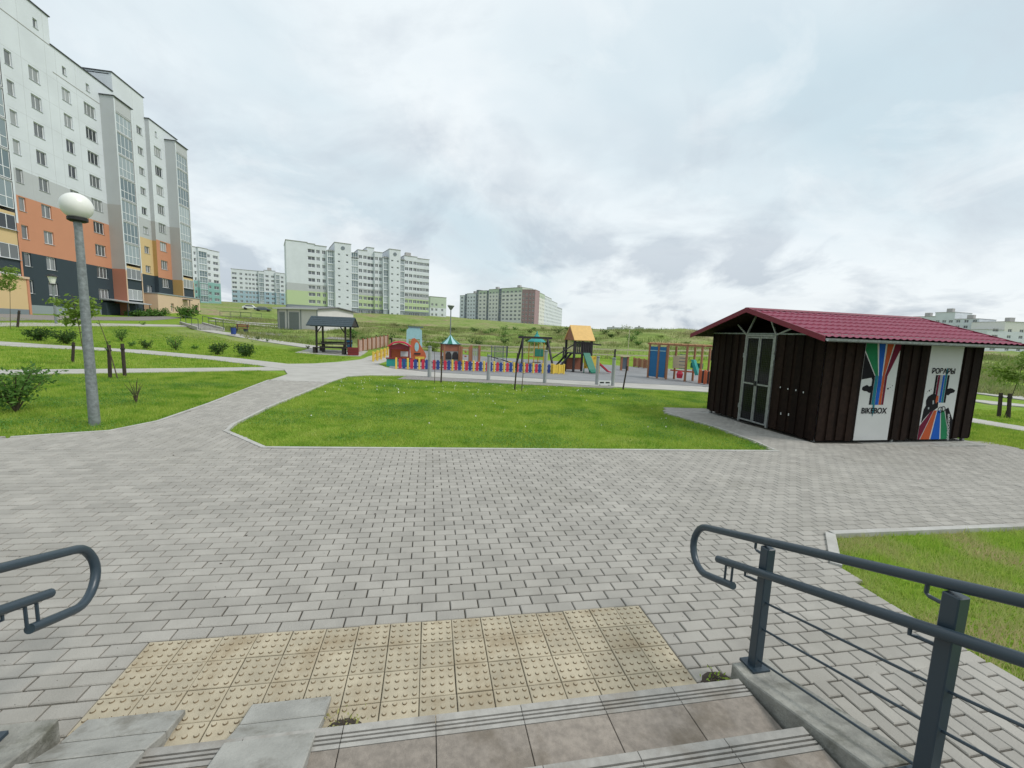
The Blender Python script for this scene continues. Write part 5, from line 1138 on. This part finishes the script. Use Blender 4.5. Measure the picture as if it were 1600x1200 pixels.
# ---------------------------------------------------------------- grass and plants
def leaf_material(name, c0, c1, trans=.35, rough=.6, patch=None):
    m = bpy.data.materials.new(name); m.use_nodes = True; t = m.node_tree; t.nodes.clear(); L = t.links.new
    o = t.nodes.new('ShaderNodeOutputMaterial'); d = t.nodes.new('ShaderNodeBsdfPrincipled'); tr = t.nodes.new('ShaderNodeBsdfTranslucent'); mxs = t.nodes.new('ShaderNodeMixShader')
    d.inputs['Roughness'].default_value = rough; d.inputs['Specular IOR Level'].default_value = .25
    at = t.nodes.new('ShaderNodeAttribute'); at.attribute_name = 'rnd'; r = t.nodes.new('ShaderNodeMix'); r.data_type = 'RGBA'; r.inputs[6].default_value = (*c0, 1); r.inputs[7].default_value = (*c1, 1); L(at.outputs['Fac'], r.inputs[0])
    col = r.outputs[2]
    if patch:
        g = t.nodes.new('ShaderNodeNewGeometry'); n = t.nodes.new('ShaderNodeTexNoise'); n.inputs['Scale'].default_value = patch[0]; n.inputs['Detail'].default_value = 5; L(g.outputs['Position'], n.inputs['Vector'])
        mr = t.nodes.new('ShaderNodeMapRange'); mr.inputs[1].default_value = .45; mr.inputs[2].default_value = .68; L(n.outputs['Fac'], mr.inputs[0])
        x = t.nodes.new('ShaderNodeMix'); x.data_type = 'RGBA'; L(mr.outputs[0], x.inputs[0]); L(col, x.inputs[6]); x.inputs[7].default_value = (*patch[1], 1); col = x.outputs[2]
    L(col, d.inputs['Base Color']); L(col, tr.inputs['Color']); mxs.inputs[0].default_value = trans; L(d.outputs[0], mxs.inputs[1]); L(tr.outputs[0], mxs.inputs[2]); L(mxs.outputs[0], o.inputs[0]); MT[name] = m; return m
leaf_material('blade', (.27, .41, .04), (.48, .55, .12), .5, patch=(1.6, (.15, .31, .025)))
leaf_material('blade_dry', (.24, .42, .04), (.44, .54, .10), .45, patch=(1.1, (.52, .45, .24)))
leaf_material('weed', (.15, .24, .05), (.32, .36, .13), .35, patch=(.09, (.31, .29, .15)))
leaf_material('leaf_dark', (.03, .075, .016), (.08, .15, .03), .3); leaf_material('leaf_mid', (.06, .15, .03), (.16, .29, .06), .4); leaf_material('leaf_pale', (.14, .23, .03), (.27, .38, .08), .45)
mt('bark', (.10, .075, .05), .9, var=.3, vscale=15); mt('flower', (.7, .7, .62), .8)
def blades(name, poly, n, h, wd, material, lean=.5, holes=(), kind_parent=None, lift=-.035, clump=None, hvar=.35):
    poly = np.array(poly); lo, hi = poly.min(0), poly.max(0); A = np.empty((0, 2))
    while len(A) < n:
        c = RNG.uniform(lo, hi, (int(n*1.6)+50, 2)); c = c[inpoly(c, poly)]
        for hq in holes: c = c[~inpoly(c, hq)]
        if clump is not None: c = c[RNG.random(len(c)) < clump(c)]
        A = np.concatenate([A, c])
    A = A[:n]; z = G(A[:, 0], A[:, 1])+lift; a = RNG.uniform(0, 2*math.pi, n); hh = h*(1+hvar*RNG.standard_normal(n)).clip(.3, 2.2); ww = wd*RNG.uniform(.6, 1.3, n)
    dx, dy = np.cos(a), np.sin(a); la = RNG.uniform(0, 2*math.pi, n); ll = hh*lean*RNG.random(n)
    V = np.empty((n, 3, 3)); V[:, 0] = np.stack([A[:, 0]-dx*ww/2, A[:, 1]-dy*ww/2, z], 1); V[:, 1] = np.stack([A[:, 0]+dx*ww/2, A[:, 1]+dy*ww/2, z], 1)
    V[:, 2] = np.stack([A[:, 0]+np.cos(la)*ll, A[:, 1]+np.sin(la)*ll, z+hh], 1)
    me = bpy.data.meshes.new(name); me.vertices.add(3*n); me.vertices.foreach_set('co', V.ravel()); me.loops.add(3*n); me.loops.foreach_set('vertex_index', np.arange(3*n)); me.polygons.add(n); me.polygons.foreach_set('loop_start', np.arange(0, 3*n, 3)); me.update(calc_edges=True)
    me.attributes.new('rnd', 'FLOAT', 'POINT').data.foreach_set('value', np.repeat(RNG.random(n), 3).astype(np.float32)); me.materials.append(MT[material])
    return new(name, me)
def grass(label, *a, **k):
    o = blades('grass', *a, **k); return tag(o, label, 'grass', kind='stuff')
LAWN_C = [(-.80, 4.165), (8.24, 4.08), (8.38, 4.81), (8.52, 6.2), (8.33, 8.2), (8.9, 9.3), (15.4, 9.4), (15.4, 13.85), (9.4, 14.3), (5, 14.6), (.35, 15.0), (.5, 16.3), (-.85, 15.9), (-1.6, 15.1), (-1.77, 13), (-1.84, 11.8), (-1.95, 7.76), (-1.88, 5.75), (-1.75, 5.27)]
grass('mown green lawn with clover between the plaza and the playground', LAWN_C, 210000, .042, .012, 'blade', 1.1, hvar=.5)
LAWN_L = [(-16, 4.35), (-9, 4.42), (-4.51, 4.68), (-3.5, 5.17), (-3.26, 5.97), (-3.36, 8.0), (-3.68, 11.5), (-3.9, 15), (-5.3, 16.4), (-7.2, 14.6), (-10.7, 11.8), (-16, 8)]
grass('mown green lawn around the tall globe lamp', LAWN_L, 150000, .055, .012, 'blade', .8)
grass('patchy dry lawn corner behind the railing', [(5.99, .87), (11, .84), (11, -1.6), (5.34, -1.6), (5.31, -.45), (5.34, .03), (5.42, .27), (5.59, .52)], 52000, .05, .008, 'blade_dry', .9)
grass('green lawn strip beyond the shelter', [(15.3, 4.3), (19.0, 3.2), (19.2, 7.7), (19.6, 12), (16, 12.5), (14.6, 9), (14.6, 5.2)], 50000, .06, .016, 'blade', .7)
grass('green lawn between the far shelter paths', [(20.4, 4), (36, 8), (30, 11.5), (26, 10.8), (21.2, 12), (20.5, 8)], 30000, .07, .025, 'blade', .7)
PL1 = ribbon([gp(480, 573), gp(430, 575.5), gp(300, 577.5), gp(0, 581), gp(-150, 582.5)], [1.5, 1.6, 1.6, 1.6, 1.6]); PL2 = ribbon([gp(440, 571), gp(350, 560.5), gp(200, 547.5), gp(0, 536.5), gp(-150, 528)], [1.8, 1.9, 2.0, 2.1, 2.1]); PL3 = ribbon([gp(500, 544), gp(420, 532.5), gp(365, 523), gp(320, 516)], 1.6)
grass('lawns between the converging side paths', [(-5.2, 17.4), (-7.4, 15.0), (-16, 8.2), (-26, 6), (-32, 24), (-34, 40), (-22, 44), (-12, 34), (-6.6, 31), (-6.4, 29.5), (-3.8, 29.2), (-3.9, 23.3), (-4.7, 21.4), (-6.3, 19.9), (-6.0, 18.3)], 120000, .08, .03, 'blade', .7, holes=(PL1, PL2, PL3))
# unmown slope behind the playground
SLOPE = [(-26, 58), (-14, 38), (-2.5, 35), (4, 35.5), (12, 33), (20, 29.5), (30, 27), (46, 38), (44, 62), (20, 80), (-10, 100), (-40, 110)]
def cl_noise(c): return np.clip(.5+.9*np.sin(c[:, 0]*.7+2*np.sin(c[:, 1]*.21))*np.sin(c[:, 1]*.6+1.7*np.sin(c[:, 0]*.19)), .02, 1)*np.where((c[:, 0] > 9) & (np.sin(c[:, 0]*.33+c[:, 1]*.21) > -.2), .35, 1)
grass('rough unmown grass and weeds on the slope behind the playground', SLOPE, 110000, .26, .08, 'weed', .8, clump=cl_noise, hvar=.55, lift=-.1)
grass('rough weeds on the bank beyond the shelter', [(30, 22), (46, 14), (80, 30), (90, 60), (40, 45)], 30000, .4, .14, 'weed', .8, clump=cl_noise, hvar=.5)
# low clover patches: small round leaves lying in the turf
cc = []
for _ in range(170):
    q_ = RNG.uniform((-1.8, 4.3), (14, 14.8)) if RNG.random() < .7 else RNG.uniform((-12, 5), (-3.8, 12))
    r_ = RNG.uniform(.12, .5); k = int(420*r_*r_/.1)+20; cc.append(np.stack([q_[0]+RNG.normal(0, r_, k), q_[1]+RNG.normal(0, r_*.8, k)], 1))
cc = np.concatenate(cc); cc = cc[inpoly(cc, LAWN_C) | inpoly(cc, LAWN_L)]
leaf_material('clover', (.07, .19, .03), (.16, .33, .06), .35)
CLV = np.column_stack([cc, G(cc[:, 0], cc[:, 1])+RNG.uniform(-.01, .022, len(cc))])
# clover heads
P_ = []
m = MB()
for _ in range(150):
    x_ = RNG.uniform(-1.5, 8.3); y_ = RNG.uniform(10.5, 14.6) if RNG.random() < .75 else RNG.uniform(5, 14)
    z_ = g1(x_, y_)+.03; r_ = RNG.uniform(.010, .02); m.add([(x_-r_, y_, z_), (x_, y_-r_, z_), (x_+r_, y_, z_), (x_, y_+r_, z_), (x_, y_, z_+r_*1.4)], [(0, 1, 4), (1, 2, 4), (2, 3, 4), (3, 0, 4)])
tag(mk('clover_flowers', m, MT['flower']), 'tiny white clover heads dotted over the central lawn', 'flowers', kind='stuff')

def leaves(centers, size, material, name, parent, up=.3):
    n = len(centers); nrm = RNG.standard_normal((n, 3)); nrm[:, 2] += up; nrm /= np.linalg.norm(nrm, axis=1)[:, None]
    t_ = np.cross(nrm, RNG.standard_normal((n, 3))); t_ /= np.linalg.norm(t_, axis=1)[:, None]; b_ = np.cross(nrm, t_); s = size*RNG.uniform(.6, 1.35, n)[:, None]
    V = np.stack([centers-t_*s, centers+b_*s*.45+t_*s*-.1, centers+t_*s, centers-b_*s*.45+t_*s*-.1], 1)
    me = bpy.data.meshes.new(name); me.from_pydata(V.reshape(-1, 3).tolist(), [], np.arange(4*n).reshape(-1, 4).tolist())
    me.attributes.new('rnd', 'FLOAT', 'POINT').data.foreach_set('value', np.repeat(RNG.random(n), 4).astype(np.float32)); me.materials.append(MT[material]); return new(name, me, parent)
_o = leaves(CLV, .016, 'clover', 'clover', None, up=2.2); tag(_o, 'dark green clover patches spread through the mown lawns', 'clover', kind='stuff')
def shrub(loc, w, h, n, material, label, size, grp=None, airy=False, cat='shrub'):
    t = thing('shrub', label, cat, tuple(loc), RNG.uniform(0, 6), grp); st = []; C = []
    m = MB(); ns = 9 if not airy else 12
    for i in range(ns):
        a = 2*math.pi*i/ns+RNG.uniform(-.3, .3); r = w/2*RNG.uniform(.45, 1.0); hh = h*RNG.uniform(.55, 1.05)*(1-.25*r/w*2)
        pts = [np.array([0, 0, -.03]), np.array([r*.35*math.cos(a), r*.35*math.sin(a), hh*.5]), np.array([r*math.cos(a), r*math.sin(a), hh])]
        m.tube(pts, [h*.018, h*.012, h*.005], 5)
        k = max(4, n//ns); f = RNG.random(k)**(.6 if airy else .75); f = .22+.78*f
        base_ = np.where(f[:, None] < .5, pts[0]+(pts[1]-pts[0])*(f*2)[:, None], pts[1]+(pts[2]-pts[1])*((f-.5)*2)[:, None])
        C.append(base_+RNG.normal(0, (w+h)/2*(.09 if airy else .11), (k, 3))*np.array([1, 1, .8]))
    C = np.concatenate(C); C[:, 2] = np.maximum(C[:, 2], .02); mk('stems', m, MT['bark'], t); stuff(leaves(C, size, material, 'foliage', t)); return t
def pxsize(px, py, wpx, hpx):
    p = gp(px, py); Z = float((p-CAM)@AX_F); return p, wpx/FPX*Z/math.sqrt(1+((px-800)/FPX)**2)*1.15, hpx/FPX*Z
for px_, py_, w_, h_, n, mm, lb in ((60, 532, 44, 22, 900, 'leaf_dark', 'round dark shrub on the lawn left of its twin, before the lantern post'), (104, 537, 42, 26, 900, 'leaf_dark', 'round dark shrub on the lawn beside the pale sapling'),
        (190, 533, 26, 22, 500, 'leaf_mid', 'small upright shrub on the lawn behind the twin stakes'), (228, 545, 22, 17, 400, 'leaf_dark', 'low dark shrub on the lawn near the side path'), (206, 541, 16, 9, 160, 'leaf_mid', 'tiny shrub between two small lawn shrubs'),
        (275, 547, 28, 27, 500, 'leaf_mid', 'pointed shrub on the lawn below the concrete steps'), (304, 545, 14, 6, 120, 'leaf_mid', 'tiny spreading shrub beside the pointed shrub'), (340, 554, 32, 19, 700, 'leaf_dark', 'dark shrub at the edge of the side path, by its twin'), (384, 557, 36, 21, 800, 'leaf_dark', 'dark shrub closest to the path junction'),
        (224, 508, 12, 6, 90, 'leaf_mid', 'tiny shrub on the upper lawn below the entrance wing'), (403, 531, 8, 7, 80, 'leaf_dark', 'small dark plant beside the sloping path'), (418, 534, 8, 7, 80, 'leaf_mid', 'small green plant beside the sloping path'), (481, 545, 6, 7, 60, 'leaf_dark', 'small plant on the lawn behind the pavilion')):
    p, w_, h_ = pxsize(px_, py_, w_, h_); shrub(p, w_, h_, n, mm, lb, max(.05, w_*.05), 'shrubs planted on the sloping lawns')
p, w_, h_ = pxsize(25, 641, 130, 74); shrub(p, w_, h_*1.05, 1100, 'leaf_mid', 'airy bright green shrub near the globe lamp', .045, None, True)
p, w_, h_ = pxsize(213, 628, 30, 44); shrub(p, w_, h_, 70, 'leaf_pale', 'thin twiggy shrub by the paved path', .02, None, True)
for px_, py_, w_, h_, lb in ((292, 497, 34, 22, 'dark spreading juniper at the head of the concrete steps'), (245, 494, 50, 10, 'ragged weeds along the peach entrance wing'), (215, 494, 40, 8, 'ragged weeds under the brick red bay')):
    p, w_, h_ = pxsize(px_, py_, w_, h_); shrub(p, w_, h_, 900, 'leaf_dark' if h_ > 2 else 'leaf_mid', lb, .16)
# bushes dotted on the unmown slope
for k in range(70):
    x_, y_ = RNG.uniform(-8, 34), RNG.uniform(40, 82)
    if not inpoly(np.array([[x_, y_]]), SLOPE)[0]: continue
    s_ = RNG.uniform(.5, 1.5); p = (x_, y_, g1(x_, y_)); shrub(p, s_*1.5, s_*.7, 130, ['leaf_mid', 'leaf_dark', 'weed'][k % 3], 'low wild bush on the unmown slope behind the playground', .11, 'wild bushes on the slope')
p, w_, h_ = pxsize(676, 548, 30, 22); shrub((p[0], p[1], p[2]), w_, h_, 500, 'leaf_pale', 'bright green bush behind the orange rocket panel', .09)
def sapling(loc, h, lean, crown, n, material, label, size, cr=(.4, .3), grp='staked saplings'):
    t = thing('sapling', label, 'tree', tuple(loc), 0, grp); top_ = np.array([lean[0], lean[1], h]); m = MB(); m.tube([(0, 0, -.05), tuple(top_*.5+np.array([.03, 0, 0])), tuple(top_)], [.016, .012, .006], 6); br = []
    for i in range(7 if crown else 4):
        f = RNG.uniform(.55 if crown else .4, .95); a = RNG.uniform(0, 6.28); s = top_*f; e = s+np.array([math.cos(a)*cr[0]*.8, math.sin(a)*cr[0]*.8, cr[1]*RNG.uniform(.1, .7)]); br.append((s, e)); m.tube([tuple(s), tuple(e)], [.006, .003], 5)
    mk('trunk', m, MT['bark'], t)
    if n:
        C = []; per = n//len(br)
        for s, e in br:
            f = RNG.random(per)[:, None]**.6; C.append(s+(e-s)*f+RNG.normal(0, 1, (per, 3))*np.array([cr[0]*.22, cr[0]*.22, cr[1]*.16]))
        C = np.concatenate(C); stuff(leaves(C, size, material, 'crown', t, up=1.2))
    return t
def stake(px, py, px2, py2, label, r=.035):
    p = gp(px, py); q_ = CAM+ray(px2, py2)*np.hypot(*(p-CAM)[:2])/np.hypot(*ray(px2, py2)[:2]); v_ = q_-p; t = thing('stake', label, 'stake', tuple(p), 0, 'timber tree stakes'); m = MB(); L_ = Vector(v_).length
    m.tube([(0, 0, -.1), tuple(v_)], [r, r*.95], 8); mk('shaft', m, MT['stake'], t); m = MB(); m.tube([tuple(v_*.82), tuple(v_*.86)], r*1.25, 8); mk('tie', m, MT['black'], t); return t
stake(172, 590, 170, 539, 'dark timber stake, left one of the pair by the side path sapling', .05); stake(195, 587, 191, 537, 'dark timber stake, right one of the pair by the side path sapling', .05)
p = gp(184, 591); sapling(p, 1.75, (-.45, .1, 0), False, 60, 'leaf_mid', 'thin bare sapling leaning between two dark stakes', .03, (.12, .1))
stake(113, 565, 115, 535, 'single dark stake beside the pale round sapling', .05)
p = gp(134, 572); Z = float((p-CAM)@AX_F); sapling(p, 2.6, (-.38, .2, 0), True, 900, 'leaf_pale', 'young tree with bright pale green layered crown behind the globe lamp', .08, (.62, .5))
stake(27, 511, 30, 485, 'dark stake below the small tree at the yellow wing', .07)
p = gp(16, 513); sapling(p, 4.3, (.3, 0, 0), True, 500, 'leaf_pale', 'spindly young tree before the yellow wing', .12, (.85, .75))
stake(689, 597, 691, 556, 'black stake standing on the lawn before the striped tower', .03); p = gp(679, 598); sapling(p, 1.5, (-.05, .1, 0), False, 0, 'leaf_mid', 'bare thin sapling beside the black lawn stake', .03)
stake(804, 608, 809, 552, 'black stake standing on the lawn before the swing', .03); p = gp(815, 610); sapling(p, 1.35, (.03, .1, 0), False, 0, 'leaf_mid', 'bare thin sapling beside the swing', .03)
stake(973, 608, 980, 572, 'leaning black stake at the lawn edge by the playground walk', .035)
stake(1561, 651, 1564, 614, 'dark stake, closer to the shelter, below the pale green tree', .06); stake(1576, 653, 1578, 615, 'dark stake, farther from the shelter, below the pale green tree', .06)
p = gp(1569, 652); sapling(p, 2.5, (.55, 0, 0), True, 900, 'leaf_pale', 'young pale green tree beyond the shelter', .09, (.8, .6))
# weeds in the cracks, grit and crumbs on the paving
for (x_, y_, r_, n, lb) in ((1.235, -.75, .055, 90, 'dry weed tuft growing beside the bicycle ramp'), (3.33, -.72, .05, 60, 'dry weeds and grit in the gap beside the railing curb')):
    t = thing('weed_tuft', lb, 'weeds', (x_, y_, g1(x_, y_))); C = np.stack([RNG.normal(0, r_, n), RNG.normal(0, r_*.8, n), RNG.random(n)*.045+.002], 1); stuff(leaves(C, .012, 'blade_dry', 'foliage', t)); m = MB()
    mm_ = MB(); mm_.lathe([(.11, -.03), (.10, .0), (.06, .012), (.02, .016)], 11); so = mk('soil', mm_, MT['stake'], t); so.scale = (1, .8, 1)
    for i in range(6): m.tube([(RNG.normal(0, r_*.5), RNG.normal(0, r_*.5), 0), (RNG.normal(0, r_), RNG.normal(0, r_), .05)], .002, 4)
    mk('stems', m, MT['bark'], t)
m = MB()
for px_, py_ in ((352, 934), (302, 894), (345, 882), (236, 819), (271, 712), (195, 736), (470, 768), (588, 771), (505, 796), (660, 870), (468, 864), (705, 915), (755, 923), (586, 804), (683, 761), (385, 838), (400, 850), (550, 1020), (265, 928), (1010, 760), (820, 745)):
    p = gp(px_, py_); n = 6; r_ = RNG.uniform(.006, .02); a0 = RNG.uniform(0, 6)
    m.add([(p[0]+r_*RNG.uniform(.5, 1.3)*math.cos(a0+i), p[1]+r_*RNG.uniform(.4, .9)*math.sin(a0+i), p[2]+.004+RNG.uniform(0, .006)) for i in range(n)]+[(p[0], p[1], p[2]+.014)], [(i, (i+1) % n, n) for i in range(n)])
for _ in range(900):
    x_ = RNG.uniform(-3, 6); y_ = RNG.uniform(-.8, 4.1); z_ = g1(x_, y_)+.001; r_ = RNG.uniform(.001, .0035); m.add([(x_-r_, y_, z_), (x_+r_, y_-r_, z_), (x_, y_+r_, z_), (x_, y_, z_+r_)], [(0, 1, 3), (1, 2, 3), (2, 0, 3)])
tag(mk('leaf_litter', m, MT['stake']), 'dark crumbs and dry leaf bits scattered on the grey paving', 'litter', kind='stuff')
# bare earth strip before the hut
path('soil_strip', ribbon([gp(372, 517), gp(440, 523), gp(545, 530)], [1.2, 2.6, 2.2]), 'gravel', lift=.02)
